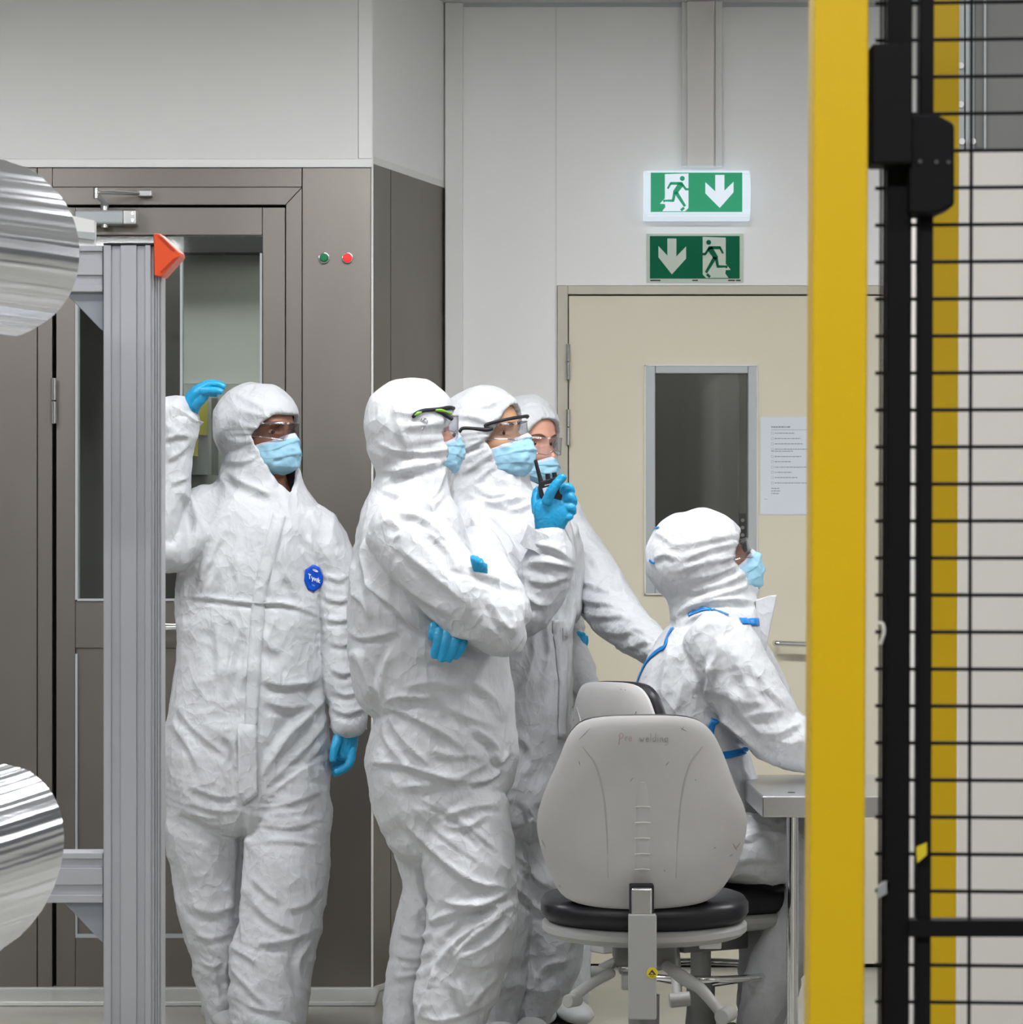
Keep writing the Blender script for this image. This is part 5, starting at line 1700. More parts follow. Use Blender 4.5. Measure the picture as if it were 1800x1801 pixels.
# ================================================================ person holding the radio
Y3 = 9.05
p3 = empty('person', tuple(P(915, 1840, Y3)), 'person in white coverall holding a black two-way radio up in a gloved hand', 'person')
fr3 = head_frame(858, 769, Y3, 60, 8, 4)
T3 = [
    [(868, 830, 62, 0, 0.085), (868, 876, 78, 0, 0.10), (882, 920, 108, 0, 0.13), (896, 965, 116, 0, 0.15), (904, 1030, 108, 0, 0.15), (904, 1110, 104, 0, 0.145), (902, 1200, 104, 0, 0.15), (900, 1290, 104, 0, 0.155), (900, 1380, 102, 0, 0.155), (898, 1430, 98, 0, 0.14)],
    [(868, 1400, 58, -0.02, 0.115), (880, 1500, 54, -0.02, 0.11), (885, 1600, 50, -0.02, 0.105), (880, 1700, 46, -0.02, 0.10), (872, 1800, 38, -0.02, 0.085)],
    [(928, 1400, 66, 0.03, 0.11), (948, 1500, 64, 0.03, 0.105), (968, 1600, 60, 0.04, 0.10), (968, 1680, 56, 0.05, 0.095), (940, 1750, 46, 0.06, 0.085), (920, 1800, 38, 0.06, 0.075)],
    # upper arm down, forearm up to the radio
    [(835, 930, 50, -0.05, 0.10), (862, 990, 52, -0.13, 0.095), (890, 1050, 50, -0.20, 0.085), (918, 1078, 44, -0.23, 0.078), (945, 1040, 46, -0.25, 0.070), (968, 985, 44, -0.27, 0.062), (968, 950, 34, -0.28, 0.052), (966, 938, 28, -0.285, 0.046)],
    # far arm, only its sleeve behind
    [(985, 935, 34, 0.08, 0.08), (998, 1000, 30, 0.10, 0.075), (996, 1080, 26, 0.10, 0.07)],
]
hood3 = [((-0.032, 0, 0.020), (0.104, 0.100, 0.112)), ((-0.02, 0, -0.07), (0.085, 0.088, 0.10))]
curve3 = [(-180, 0.120), (-150, 0.108), (-125, 0.086), (-90, 0.069), (-50, 0.068), (-20, 0.073), (0, 0.075), (20, 0.073), (50, 0.068), (90, 0.069), (125, 0.086), (150, 0.108)]
F3 = [
    ([(800, 730), (840, 735), (870, 745)], 6, 4), ([(815, 790), (845, 775), (860, 765)], 5, 3), ([(815, 810), (845, 795), (862, 785)], 5, 3), ([(815, 835), (845, 812), (865, 800)], 5, 3), ([(825, 855), (850, 835), (868, 815)], 5, 3),
    ([(830, 720), (860, 712), (890, 700)], 5, 2.5), ([(825, 870), (870, 885), (930, 872)], 6, 8), ([(835, 850), (860, 872), (895, 868)], 6, 5),
    ([(870, 880), (900, 895), (940, 885)], 6, 5), ([(830, 910), (850, 950), (870, 975)], 7, 5), ([(820, 960), (850, 970), (880, 985)], 7, 5),
    ([(925, 890), (935, 930), (930, 960)], 5, 4), ([(935, 955), (975, 965), (1005, 985)], 6, 7), ([(925, 990), (970, 990), (1012, 1000)], 6, 7), ([(925, 1020), (965, 1025), (1005, 1010)], 6, 5),
    ([(910, 1030), (940, 1060), (960, 1065)], 6, 6), ([(960, 1090), (965, 1150), (955, 1200)], 6, 5), ([(982, 1075), (988, 1140), (990, 1200)], 4, 5), ([(940, 1110), (935, 1170), (910, 1210)], 8, 5),
    ([(905, 1280), (935, 1330), (920, 1370)], 8, 5), ([(915, 1400), (935, 1440), (930, 1500)], 7, 5), ([(910, 1500), (950, 1550), (975, 1560)], 7, 7), ([(905, 1560), (950, 1600), (980, 1620)], 6, 5),
    ([(940, 1740), (960, 1700), (1000, 1690)], 7, 6), ([(960, 1760), (980, 1750), (1010, 1740)], 6, 5),
]
suit3, bv3 = make_suit(p3, Y3, T3, fr3, hood3, curve3, F3, 37, [(950, 1000, 50, 10, 14, 2.5), (845, 800, 45, -30, 11, 2.5), (930, 1500, 80, 40, 15, 2)], gather=0.003)
make_face(fr3, p3, M['skin_tan'], core(T3, Y3, fr3), brows='hair')
make_mask(fr3, p3, seed=5, puff=1.15, top=-0.010, bot=-0.128)
g3 = make_goggles(fr3, p3, arm='clear_rim', lens='clear', temple_out=0.083, back=0.0)
surf_tube('goggle_arm', bv3, [(809, 759), (814, 753.5), (830, 753.5), (855, 756), (866, 754)], [0.0045, 0.0045, 0.0045, 0.0055, 0.005], M['plastic_dark'], p3, default=8.9)
C3, f3, s3, u3 = fr3
tube3('goggle_arm', [on(bv3, 862, 755, 0.006), C3 + f3 * 0.05 - s3 * 0.086 + u3 * 0.028, C3 + f3 * 0.095 - s3 * 0.05 + u3 * 0.034, C3 + f3 * 0.125 + u3 * 0.036, C3 + f3 * 0.10 + s3 * 0.05 + u3 * 0.036], 0.0045, M['plastic_dark'], p3)
ribbon('zip_flap', bv3, [(984, 1090), (989, 1140), (991, 1200), (988, 1300)], 0.04, M['tyvek'], p3, off=0.003, thick=0.002)
YH = Y3 - 0.30
H3 = make_hand('glove', [
    [(966, 938, 24, 0.02, 0.024), (968, 922, 28, 0.01, 0.026), (972, 900, 34, 0.0, 0.022), (976, 884, 28, 0.0, 0.018)],
    [(962, 882, 9.5, -0.022, 0.013), (970, 864, 8.8, -0.034, 0.011), (980, 850, 8.2, -0.038, 0.010), (991, 838, 7.4, -0.038, 0.0095)],
    [(981, 874, 9, 0.004, 0.011), (991, 861, 8.4, -0.006, 0.010), (1000, 856.5, 7.6, -0.010, 0.0095), (1005, 864, 7, -0.004, 0.009), (1002, 869, 6, 0.006, 0.008)],
    [(985, 886, 9, 0.004, 0.011), (997, 876, 8.4, -0.006, 0.010), (1005, 874, 7.6, -0.010, 0.0095), (1009, 884, 7, -0.004, 0.009), (1004, 888, 6, 0.006, 0.008)],
    [(986, 898, 9, 0.004, 0.011), (998, 893, 8.2, -0.006, 0.010), (1006, 893, 7.4, -0.008, 0.0095), (1008, 902, 6.8, 0.0, 0.009)],
    [(982, 912, 9, 0.004, 0.011), (994, 910, 8.4, -0.004, 0.010), (1002, 908, 7.6, -0.004, 0.0095), (1000, 900, 6.6, 0.004, 0.009)],
    [(946, 900, 10, 0.012, 0.012), (943, 880, 8.6, 0.02, 0.011), (944, 866, 7.4, 0.026, 0.010), (947, 860, 6.0, 0.028, 0.009)],
], YH, p3, M['glove'])
make_cuff(p3, 961, 941, -62, 31, 34, 36, YH + 0.02, 0.050, 4)
shoe(p3, 872, Y3 - 0.02, 0, 5)
shoe(p3, 922, Y3 + 0.06, 0, 10)

# the radio in that hand
rd = empty('two_way_radio', tuple(P(962, 905, YH - 0.01)), 'black handheld two-way radio with stub antenna in the blue gloved hand', 'two-way radio')
YR = YH - 0.012
pprism('radio_body', [(949, 848), (953, 846), (983, 837), (986, 840), (990, 872), (984, 905), (962, 910), (955, 882), (949, 872), (947, 858)], YR, 0.030, M['plastic_dark'], rd, bevel=0.003)
tube3('antenna', [P(942.5, 810.5, YR + 0.012), P(946, 825, YR + 0.013), P(950, 840, YR + 0.014), P(953, 850, YR + 0.015)], [0.0046, 0.005, 0.0058, 0.0075], M['plastic_dark'], rd)
for (x, y, dx, dy) in ((965, 848, -1.5, -15), (977, 845, -2.0, -14)):
    cyl('knob', P(x, y, YR + 0.015), P(x + dx, y + dy, YR + 0.015), 0.0062, M['plastic_dark'], rd, bevel=0.001, n=14)
pprism('radio_label', [(954.5, 859), (966, 855.5), (968, 866), (957.5, 870)], YR - 0.0015, 0.002, M['mask_white'], rd)
pprism('speaker_slot', [(958, 853), (970, 850), (970.3, 851.6), (958.4, 854.8)], YR - 0.001, 0.002, M['chair_part'], rd)

# ================================================================ woman behind, arm on the seated one's back
Y4 = 9.5
p4 = empty('person', tuple(P(950, 1790, Y4)), 'person in white hood behind the radio holder, eyes and nose showing, arm stretched out', 'person')
fr4 = head_frame(925, 781, Y4, 43, -2)
T4 = [
    [(925, 845, 46, 0, 0.08), (930, 880, 58, 0, 0.09), (940, 915, 84, 0, 0.11), (948, 960, 90, 0, 0.125), (948, 1050, 82, 0, 0.125), (950, 1150, 78, 0, 0.125), (955, 1250, 84, 0, 0.13), (958, 1340, 88, 0, 0.14), (958, 1400, 86, 0, 0.13)],
    [(925, 1380, 46, 0, 0.10), (925, 1520, 44, 0, 0.095), (925, 1680, 38, 0, 0.085), (925, 1750, 32, 0, 0.075)],
    [(985, 1380, 50, 0, 0.10), (990, 1520, 46, 0, 0.095), (998, 1640, 40, 0, 0.085), (1004, 1700, 34, 0, 0.08), (1004, 1755, 28, 0, 0.07)],
    # outstretched arm
    [(985, 940, 52, 0.0, 0.09), (1018, 985, 50, -0.10, 0.085), (1050, 1035, 50, -0.25, 0.078), (1080, 1075, 45, -0.38, 0.07), (1115, 1110, 38, -0.50, 0.062), (1150, 1140, 31, -0.62, 0.055), (1172, 1158, 26, -0.68, 0.05)],
    # other forearm
    [(1000, 1120, 26, -0.08, 0.06), (1022, 1185, 27, -0.12, 0.055), (1032, 1205, 24, -0.13, 0.05)],
]
hood4 = [((-0.032, 0, 0.020), (0.100, 0.094, 0.105)), ((-0.02, 0, -0.07), (0.08, 0.08, 0.09))]
curve4 = [(-180, 0.120), (-150, 0.108), (-125, 0.085), (-90, 0.066), (-50, 0.070), (-20, 0.073), (0, 0.073), (20, 0.073), (50, 0.070), (90, 0.066), (125, 0.085), (150, 0.108)]
F4 = [
    ([(1000, 950), (1040, 980), (1060, 1010)], 6, 5), ([(1000, 1010), (1040, 1030), (1080, 1040)], 5, 4), ([(1010, 1050), (1050, 1060), (1095, 1060)], 5, 4), ([(1030, 1080), (1070, 1085), (1110, 1080)], 5, 4),
    ([(1060, 1110), (1095, 1115), (1130, 1100)], 5, 4), ([(1095, 1140), (1120, 1135), (1150, 1120)], 5, 4), ([(1085, 1000), (1095, 1035), (1100, 1050)], 5, 5), ([(1010, 1090), (1060, 1130), (1110, 1160)], 6, 6),
]
suit4, bv4 = make_suit(p4, Y4, T4, fr4, hood4, curve4, F4, 51, [(1060, 1060, 70, 10, 11, 2.5), (1120, 1130, 50, 20, 10, 2.5)], gather=0.002)
make_face(fr4, p4, M['skin_rosy'], core(T4, Y4, fr4), brows='hair_brown', voxel=0.0035)
make_mask(fr4, p4, seed=9, top=-0.034, bot=-0.120, puff=0.8)
make_goggles(fr4, p4, arm='clear', lens='clear', temple_out=0.074, back=0.0, up=-0.006)
make_hand('glove', [
    [(1172, 1158, 20, -0.68, 0.028), (1190, 1168, 22, -0.70, 0.022)],
    [(1196, 1158, 7, -0.70, 0.009), (1214, 1160, 6.5, -0.68, 0.009), (1228, 1166, 5.5, -0.66, 0.008)],
    [(1198, 1168, 7, -0.70, 0.009), (1218, 1172, 6.5, -0.68, 0.009), (1232, 1178, 5.5, -0.66, 0.008)],
    [(1196, 1178, 7, -0.70, 0.009), (1214, 1184, 6.5, -0.68, 0.009), (1228, 1190, 5.5, -0.66, 0.008)],
    [(1190, 1186, 6.5, -0.70, 0.009), (1204, 1194, 6, -0.68, 0.0085), (1216, 1199, 5, -0.66, 0.0075)],
    [(1182, 1150, 7, -0.70, 0.010), (1192, 1142, 6.4, -0.69, 0.009), (1202, 1138, 5.4, -0.68, 0.008)],
], Y4, p4, M['glove'])
make_hand('glove', [
    [(1016, 1142, 14, -0.10, 0.024), (1020, 1130, 15, -0.10, 0.022)],
    [(1010, 1130, 5.6, -0.12, 0.009), (1010, 1120, 5.4, -0.12, 0.008), (1013, 1114, 4.6, -0.12, 0.0075)],
    [(1017, 1128, 5.6, -0.12, 0.009), (1017, 1118, 5.4, -0.12, 0.008), (1019, 1113, 4.6, -0.12, 0.0075)],
    [(1024, 1129, 5.6, -0.12, 0.009), (1025, 1120, 5.4, -0.12, 0.008), (1026, 1115, 4.6, -0.12, 0.0075)],
    [(1030, 1132, 5, -0.11, 0.008), (1031, 1125, 4.8, -0.11, 0.0075), (1031, 1120, 4.2, -0.11, 0.007)],
    [(1008, 1138, 6, -0.12, 0.009), (1004, 1130, 5.4, -0.13, 0.008), (1003, 1124, 4.6, -0.13, 0.0075)],
], Y4, p4, M['glove'])
shoe(p4, 925, Y4, 0, 15)
shoe(p4, 990, Y4, 0, 15)

# ================================================================ seated person
Y5 = 8.6
p5 = empty('person', tuple(P(1290, 1872, Y5)), 'seated person in white coverall with blue taped seams, looking up to the right', 'person')
fr5 = head_frame(1246, 990, Y5, 99, 20)
T5 = [
    [(1246, 1035, 74, 0, 0.09), (1256, 1075, 76, 0, 0.11), (1262, 1115, 84, 0, 0.15), (1245, 1175, 100, 0, 0.18), (1222, 1235, 106, 0, 0.18), (1210, 1300, 106, 0, 0.17), (1222, 1370, 104, 0, 0.17), (1235, 1430, 98, 0, 0.16), (1245, 1460, 88, 0, 0.13)],
    # thighs towards the desk
    [(1240, 1480, 66, -0.12, 0.10), (1300, 1492, 60, -0.13, 0.10), (1370, 1495, 58, -0.13, 0.095), (1440, 1500, 55, -0.13, 0.09), (1480, 1520, 50, -0.13, 0.085)],
    [(1240, 1480, 66, 0.12, 0.10), (1310, 1485, 60, 0.14, 0.10), (1380, 1488, 56, 0.14, 0.095), (1470, 1500, 52, 0.14, 0.09)],
    # shanks
    [(1460, 1520, 50, -0.13, 0.08), (1420, 1600, 50, -0.10, 0.08), (1370, 1690, 48, -0.06, 0.078), (1345, 1760, 44, -0.04, 0.075), (1335, 1810, 38, -0.02, 0.07)],
    [(1350, 1510, 50, 0.14, 0.08), (1360, 1600, 54, 0.14, 0.08), (1355, 1690, 54, 0.14, 0.078), (1350, 1760, 52, 0.14, 0.075), (1345, 1815, 40, 0.14, 0.07)],
    # near arm to the desk
    [(1262, 1125, 62, -0.13, 0.09), (1290, 1175, 64, -0.17, 0.09), (1325, 1235, 60, -0.19, 0.085), (1360, 1285, 54, -0.20, 0.078), (1392, 1305, 46, -0.20, 0.07), (1430, 1322, 38, -0.18, 0.06), (1480, 1330, 32, -0.10, 0.05)],
    # far arm
    [(1280, 1120, 50, 0.16, 0.085), (1330, 1190, 44, 0.18, 0.08), (1370, 1270, 40, 0.16, 0.07), (1440, 1330, 34, 0.10, 0.055)],
    # pinched cloth at the back of the hood
]
hood5 = [((-0.040, 0, 0.022), (0.112, 0.102, 0.120)), ((-0.035, 0, -0.06), (0.095, 0.09, 0.10)), ((-0.112, 0, 0.060), (0.035, 0.020, 0.045))]
curve5 = [(-180, 0.108), (-150, 0.100), (-125, 0.082), (-90, 0.069), (-50, 0.062), (-20, 0.050), (0, 0.048), (20, 0.050), (50, 0.062), (90, 0.069), (125, 0.082), (150, 0.100)]
F5 = [
    ([(1175, 960), (1220, 955), (1290, 940)], 6, 3), ([(1200, 985), (1250, 965), (1300, 955)], 5, 4), ([(1190, 1005), (1240, 990), (1300, 978)], 5, 4), ([(1215, 1020), (1265, 1008), (1305, 992)], 5, 3.5),
    ([(1200, 1045), (1260, 1030), (1315, 1010)], 5, 4), ([(1210, 1060), (1270, 1045), (1325, 1028)], 5, 4), ([(1150, 935), (1170, 945), (1185, 960)], 6, 4), ([(1148, 985), (1170, 975), (1190, 985)], 5, 5),
    ([(1185, 1085), (1220, 1065), (1280, 1055), (1330, 1060)], 6, 8), ([(1200, 1095), (1250, 1075), (1300, 1080)], 5, 5),
    ([(1265, 1120), (1258, 1160), (1240, 1190)], 8, 7), ([(1290, 1130), (1300, 1180), (1330, 1230)], 8, 5), ([(1240, 1165), (1250, 1190), (1245, 1220), (1265, 1250)], 6, 8), ([(1235, 1230), (1260, 1255), (1300, 1290), (1345, 1330)], 6, 8),
    ([(1320, 1170), (1350, 1210), (1380, 1240)], 8, 5), ([(1270, 1200), (1310, 1260), (1350, 1300)], 10, 4), ([(1180, 1130), (1170, 1180), (1160, 1240)], 8, 4), ([(1210, 1150), (1205, 1200), (1190, 1250)], 9, 5),
    ([(1340, 1290), (1370, 1290), (1410, 1270)], 6, 4), ([(1345, 1310), (1375, 1315), (1415, 1300)], 6, 4), ([(1310, 1260), (1340, 1255), (1380, 1250)], 8, 4),
    ([(1300, 1355), (1320, 1375), (1325, 1400)], 6, 5), ([(1295, 1440), (1330, 1430), (1380, 1440)], 7, 5), ([(1300, 1480), (1340, 1465), (1385, 1470)], 7, 5), ([(1290, 1520), (1330, 1510), (1385, 1520)], 7, 5),
    ([(1300, 1700), (1330, 1740), (1345, 1745)], 6, 5),
]
suit5, bv5 = make_suit(p5, Y5, T5, fr5, hood5, curve5, F5, 67, [(1260, 1010, 70, -14, 12, 2.0), (1330, 1450, 60, -10, 14, 2.5), (1340, 1270, 70, 40, 16, 2)], gather=0.0035)
make_face(fr5, p5, M['skin_dark'], core(T5, Y5, fr5))
make_mask(fr5, p5, seed=13)
make_goggles(fr5, p5, arm='clear', lens='clear', temple_out=0.074, back=0.0)
# collar flap standing under the chin
C5, f5, s5, u5 = fr5
bm = bmesh.new()
q = [(1330, 1055), (1352, 1048), (1368, 1046), (1360, 1085), (1352, 1120), (1346, 1155), (1336, 1150), (1326, 1110)]
fr_v = [bm.verts.new(P(x, y, Y5 - 0.06 + 0.02 * math.sin(i))) for i, (x, y) in enumerate(q)]
bk_v = [bm.verts.new(P(x, y, Y5 + 0.06 + 0.02 * math.sin(i))) for i, (x, y) in enumerate(q)]
bm.faces.new(fr_v); bm.faces.new(bk_v[::-1])
for i in range(len(q)): bm.faces.new((fr_v[i], bk_v[i], bk_v[(i + 1) % len(q)], fr_v[(i + 1) % len(q)]))
bmesh.ops.recalc_face_normals(bm, faces=bm.faces)
bm_obj('collar_flap', bm, M['tyvek'], p5, bevel=0.004)
for pts, wd in (([(1118, 1262), (1112, 1235), (1122, 1200), (1138, 1165), (1158, 1145), (1170, 1138), (1175, 1120), (1184, 1105)], 0.012),
                ([(1212, 1083), (1225, 1076), (1240, 1072), (1256, 1074)], 0.010), ([(1258, 1074), (1272, 1078), (1282, 1082)], 0.004),
                ([(1303, 1093), (1320, 1094), (1334, 1094)], 0.019),
                ([(1257, 1264), (1251, 1280), (1248, 1300)], 0.018), ([(1264, 1330), (1290, 1326), (1318, 1318)], 0.018),
                ([(1146, 932), (1152, 930), (1160, 929)], 0.006), ([(1144, 985), (1149, 989), (1153, 989)], 0.006)):
    ribbon('blue_tape', bv5, pts, wd, M['tape'], p5, off=0.003)
shoe(p5, 1345, Y5 + 0.14, 0, 70)
shoe(p5, 1335, Y5 - 0.02, 0, 70)

# ================================================================ chairs
def outline_round(pts, k=4):
    q = [pts[-1]] + list(pts) + [pts[0], pts[1]]
    out = []
    for i in range(1, len(q) - 2):
        p0, p1, p2, p3 = [np.array(v, float) for v in q[i - 1:i + 3]]
        for j in range(k):
            t = j / k
            out.append(tuple(0.5 * ((2 * p1) + (p2 - p0) * t + (2 * p0 - 5 * p1 + 4 * p2 - p3) * t * t + (3 * p1 - p0 - 3 * p2 + p3) * t ** 3)))
    return out


def cushion(name, outline, depth_fn, thick, m, parent, T, puff=0.02, rings=7, back=True):
    """pad or shell from an (a,b) outline; T maps (a, d, b) to world; depth_fn(a,b) is the sheet's depth, thick its thickness"""
    o = np.array(outline, float); c = (o.max(0) + o.min(0)) / 2
    n = len(o)
    bm = bmesh.new()
    def sheet(sgn):
        prev = None
        cv = bm.verts.new(T(c[0], depth_fn(c[0], c[1]) + sgn * (thick / 2 + puff), c[1]))
        for i in range(1, rings + 1):
            f_ = i / rings
            f2 = 1 - (1 - f_) ** 1.6 if i < rings else 1.0
            ring = []
            for p in o:
                q = c + (p - c) * f2
                e = math.sqrt(max(0.0, 1 - f2 ** 4))
                d = depth_fn(q[0], q[1]) + sgn * (thick / 2 * (0.35 + 0.65 * e) + puff * e)
                ring.append(bm.verts.new(T(q[0], d, q[1])))
            for k in range(n):
                if prev is None: bm.faces.new((cv, ring[k], ring[(k + 1) % n]))
                else: bm.faces.new((prev[k], ring[k], ring[(k + 1) % n], prev[(k + 1) % n]))
            prev = ring
        return prev
    A_ = sheet(-1); B_ = sheet(1)
    for k in range(n): bm.faces.new((A_[k], B_[k], B_[(k + 1) % n], A_[(k + 1) % n]))
    bmesh.ops.recalc_face_normals(bm, faces=bm.faces)
    return bm_obj(name, bm, m, parent, smooth=True)


def office_chair(px_col, Y, yaw, zseat, ztop, label, writing=False, dx_back=0.0, ring=False, base_turn=20):
    """yaw 0: the sitter looks away from the camera; + turns towards picture right. zseat top of the seat, ztop top of the back"""
    base = Vector((X(px_col, Y), Y, 0))
    e = empty('work_chair', tuple(base), label, 'chair', None)
    a = math.radians(yaw)
    fw = Vector((math.sin(a), math.cos(a), 0)); rt = Vector((math.cos(a), -math.sin(a), 0))
    def T(x, d, z): return base + rt * x + fw * d + Vector((0, 0, z))
    def V(x, d, z): return tuple(T(x, d, z))
    # ----- backrest shell: outline in metres, measured on the photograph
    s = 1 / 789.5
    raw = [(1122, 1258), (1200, 1261), (1238, 1280), (1262, 1320), (1285, 1380), (1304, 1425), (1307, 1462), (1296, 1510), (1275, 1553), (1248, 1583), (1205, 1597), (1122, 1603), (1040, 1599), (988, 1583), (962, 1545), (943, 1490), (937, 1445), (948, 1400), (975, 1335), (998, 1285), (1035, 1263)]
    hb = (1603 - 1258) * s
    out = [((x - 1122) * s + dx_back, ztop - (y - 1258) * s) for x, y in raw]
    out = outline_round(out, 4)
    zc_ = ztop - hb / 2
    yb = -0.245
    def depth(x, z):
        t = (z - zc_) / (hb / 2)
        return yb + 0.55 * (x - dx_back) ** 2 * 1.3 - 0.030 * (1 - t * t) - 0.035 * t + 0.0
    shell = cushion('backrest_shell', out, lambda x, z: depth(x, z), 0.020, M['chair_grey'], e, T, puff=0.006, rings=9)
    pad = [((x - dx_back) * 0.995 + dx_back, zc_ + (z - zc_) * 1.008) for x, z in out]
    cushion('backrest_pad', pad, lambda x, z: depth(x, z) + 0.030, 0.034, M['vinyl'], e, T, puff=0.010, rings=7)
    # moulded slot and ribs up the middle of the shell
    bm = bmesh.new()
    for k in range(5):
        z = ztop - (1417 - 1258 + 28 * k) * s
        pts = [T(dx_back + x, depth(x + dx_back, z) - 0.0185 - 0.004 * (1 - (x / 0.017) ** 2), z + 0.0012 * (1 - (x / 0.017) ** 2)) for x in np.linspace(-0.017, 0.017, 7)]
        add_loft(bm, pts, [0.0009] * 7, [0.0009] * 7, 8)
    bm_obj('moulded_rib', bm, M['wall_light'], e)
    # groove lines either side
    for sg in (-1, 1):
        pts = []
        for (x, y) in ((1122 + sg * 105, 1312), (1122 + sg * 82, 1345), (1122 + sg * 68, 1400), (1122 + sg * 62, 1470), (1122 + sg * 60, 1545)):
            xx = (x - 1122) * s + dx_back; z = ztop - (y - 1258) * s
            pts.append(T(xx, depth(xx, z) - 0.0150, z))
        tube3('groove', pts, [0.0012, 0.0022, 0.0025, 0.002, 0.001], M['chair_part'], e, n=8)
    # spine groove (raised)
    pts = [T(dx_back, depth(dx_back, ztop - (y - 1258) * s) - 0.0115, ztop - (y - 1258) * s) for y in (1375, 1395, 1430, 1500, 1555)]
    q = catmull([list(p) for p in pts], 4)
    bm = bmesh.new(); n = len(q)
    add_loft(bm, q, [0.010 + 0.010 * min(1, i / 6) for i in range(n)], [0.006] * n, 16)
    bm_obj('spine_ridge', bm, M['chair_grey'], e, smooth=True, autosmooth=False)
    # scuffs
    rnd = random.Random(5 + int(px_col))
    bm = bmesh.new()
    marks = [(1010, 1300, 1030, 1280), (1188, 1279, 1200, 1285), (1190, 1283, 1194, 1277), (1100, 1372, 1105, 1366), (1287, 1495, 1296, 1483), (945, 1478, 952, 1492), (1276, 1508, 1284, 1503), (1248, 1493, 1252, 1490), (1162, 1345, 1168, 1338), (1214, 1369, 1216, 1372), (1282, 1484, 1290, 1497), (1010, 1337, 1012, 1345), (1160, 1530, 1163, 1533), (975, 1560, 980, 1563)]
    for x0, y0, x1, y1 in marks:
        if writing is False: x0 += rnd.uniform(-12, 12); x1 = x0 + rnd.uniform(-8, 8); y0 += rnd.uniform(-20, 10); y1 = y0 + rnd.uniform(-8, 8)
        pp = []
        for t in (0, 0.5, 1):
            x = ((x0 + (x1 - x0) * t) - 1122) * s + dx_back; z = ztop - ((y0 + (y1 - y0) * t) - 1258) * s
            pp.append(T(x, depth(x, z) - 0.0163, z))
        add_loft(bm, pp, [0.0005, 0.0013, 0.0004], [0.0008] * 3, 6)
    sf = bm_obj('scuff_marks', bm, M['marker_grey'], e); sf['kind'] = 'stuff'
    if writing:
        # handwriting "Pre welding", drawn stroke by stroke
        G = {'P': [[(0, 10), (1.2, -6)], [(0, -4), (3, -8), (6.5, -6), (6, -2), (1, 1)]], 'r': [[(0, 4), (0.4, -2)], [(0.2, 0), (2, -2.4), (3.6, -1.8)]],
             'e': [[(0, 1), (3.4, 0.4), (3, -2), (1, -2.2), (-0.2, 1), (1.4, 4), (4, 3)]], 'w': [[(0, -2), (1, 4), (2.6, 0), (4, 4), (5.6, -2)]],
             'l': [[(0, -8), (0.3, 4)]], 'd': [[(4, -2), (1, -1.5), (0, 2), (1.4, 4), (4, 2)], [(4.4, -8), (4.2, 4)]], 'i': [[(0, -2), (0.2, 4)], [(0, -5), (0.3, -4.4)]],
             'n': [[(0, 4), (0, -2)], [(0, 0), (2, -2.2), (3.6, -1), (3.8, 4)]], 'g': [[(4, -1.6), (1, -1.4), (0, 1.6), (1.4, 3.6), (4, 2)], [(4.2, -2), (4.2, 6), (2, 9), (0, 8)]]}
        def write(word, x, y, m, nm, sc_=1.0, adv=None):
            bm = bmesh.new()
            for ch in word:
                for stq in G[ch]:
                    pp = []
                    for gx, gy in stq:
                        xx = (x + gx * sc_ - 1122) * s; zz = ztop - (y + gy * sc_ - 1258) * s
                        pp.append(T(xx, depth(xx, zz) - 0.0166, zz))
                    qq = catmull([list(p) for p in pp], 3) if len(pp) > 2 else [list(p) for p in pp]
                    add_loft(bm, qq, [0.0008] * len(qq), [0.0004] * len(qq), 6)
                x += {'P': 8.5, 'r': 5, 'e': 6, 'w': 7.6, 'l': 2.6, 'd': 6.4, 'i': 3, 'n': 6, 'g': 6}[ch] * sc_ * 1.15
            bm_obj(nm, bm, m, e)
        write('Pre', 1069, 1297, M['marker'], 'handwriting', 1.15)
        write('welding', 1106, 1298, M['marker_grey'], 'handwriting', 1.2)
    # bracket from the back down to the mechanism
    zb0 = ztop - (1555 - 1258) * s
    zb1 = zb0 - 0.295
    def bar(nm, x0, x1, d0, d1, z0, z1, m, bev=0.003):
        bm = bmesh.new()
        vs = add_box(bm, 0, 1, 0, 1, 0, 1)
        for v in vs:
            x = x0 + (x1 - x0) * v.co.x; d = d0 + (d1 - d0) * v.co.y; z = z0 + (z1 - z0) * v.co.z
            v.co = T(x, d, z)
        bmesh.ops.recalc_face_normals(bm, faces=bm.faces)
        return bm_obj(nm, bm, m, e, bevel=bev)
    bar('bracket_slot', dx_back - 0.029, dx_back + 0.025, yb - 0.052, yb - 0.01, zb0 - 0.09, zb0 + 0.002, M['gap'])
    bar('back_bracket', dx_back - 0.026, dx_back + 0.021, yb - 0.062, yb - 0.030, zb0 - 0.065, zb0 - 0.004, M['steel_bright'], 0.006)
    bar('bracket_arm', dx_back - 0.032, dx_back + 0.030, yb - 0.070, yb - 0.035, zb1, zb0 - 0.062, M['chair_part'], 0.004)
    bar('arm_link', dx_back - 0.025, dx_back + 0.025, yb - 0.05, 0.02, zb1 + 0.08, zb1 + 0.14, M['chair_part'], 0.004)
    # sticker on the arm
    zs_ = zb0 - (1706 - 1555) * s
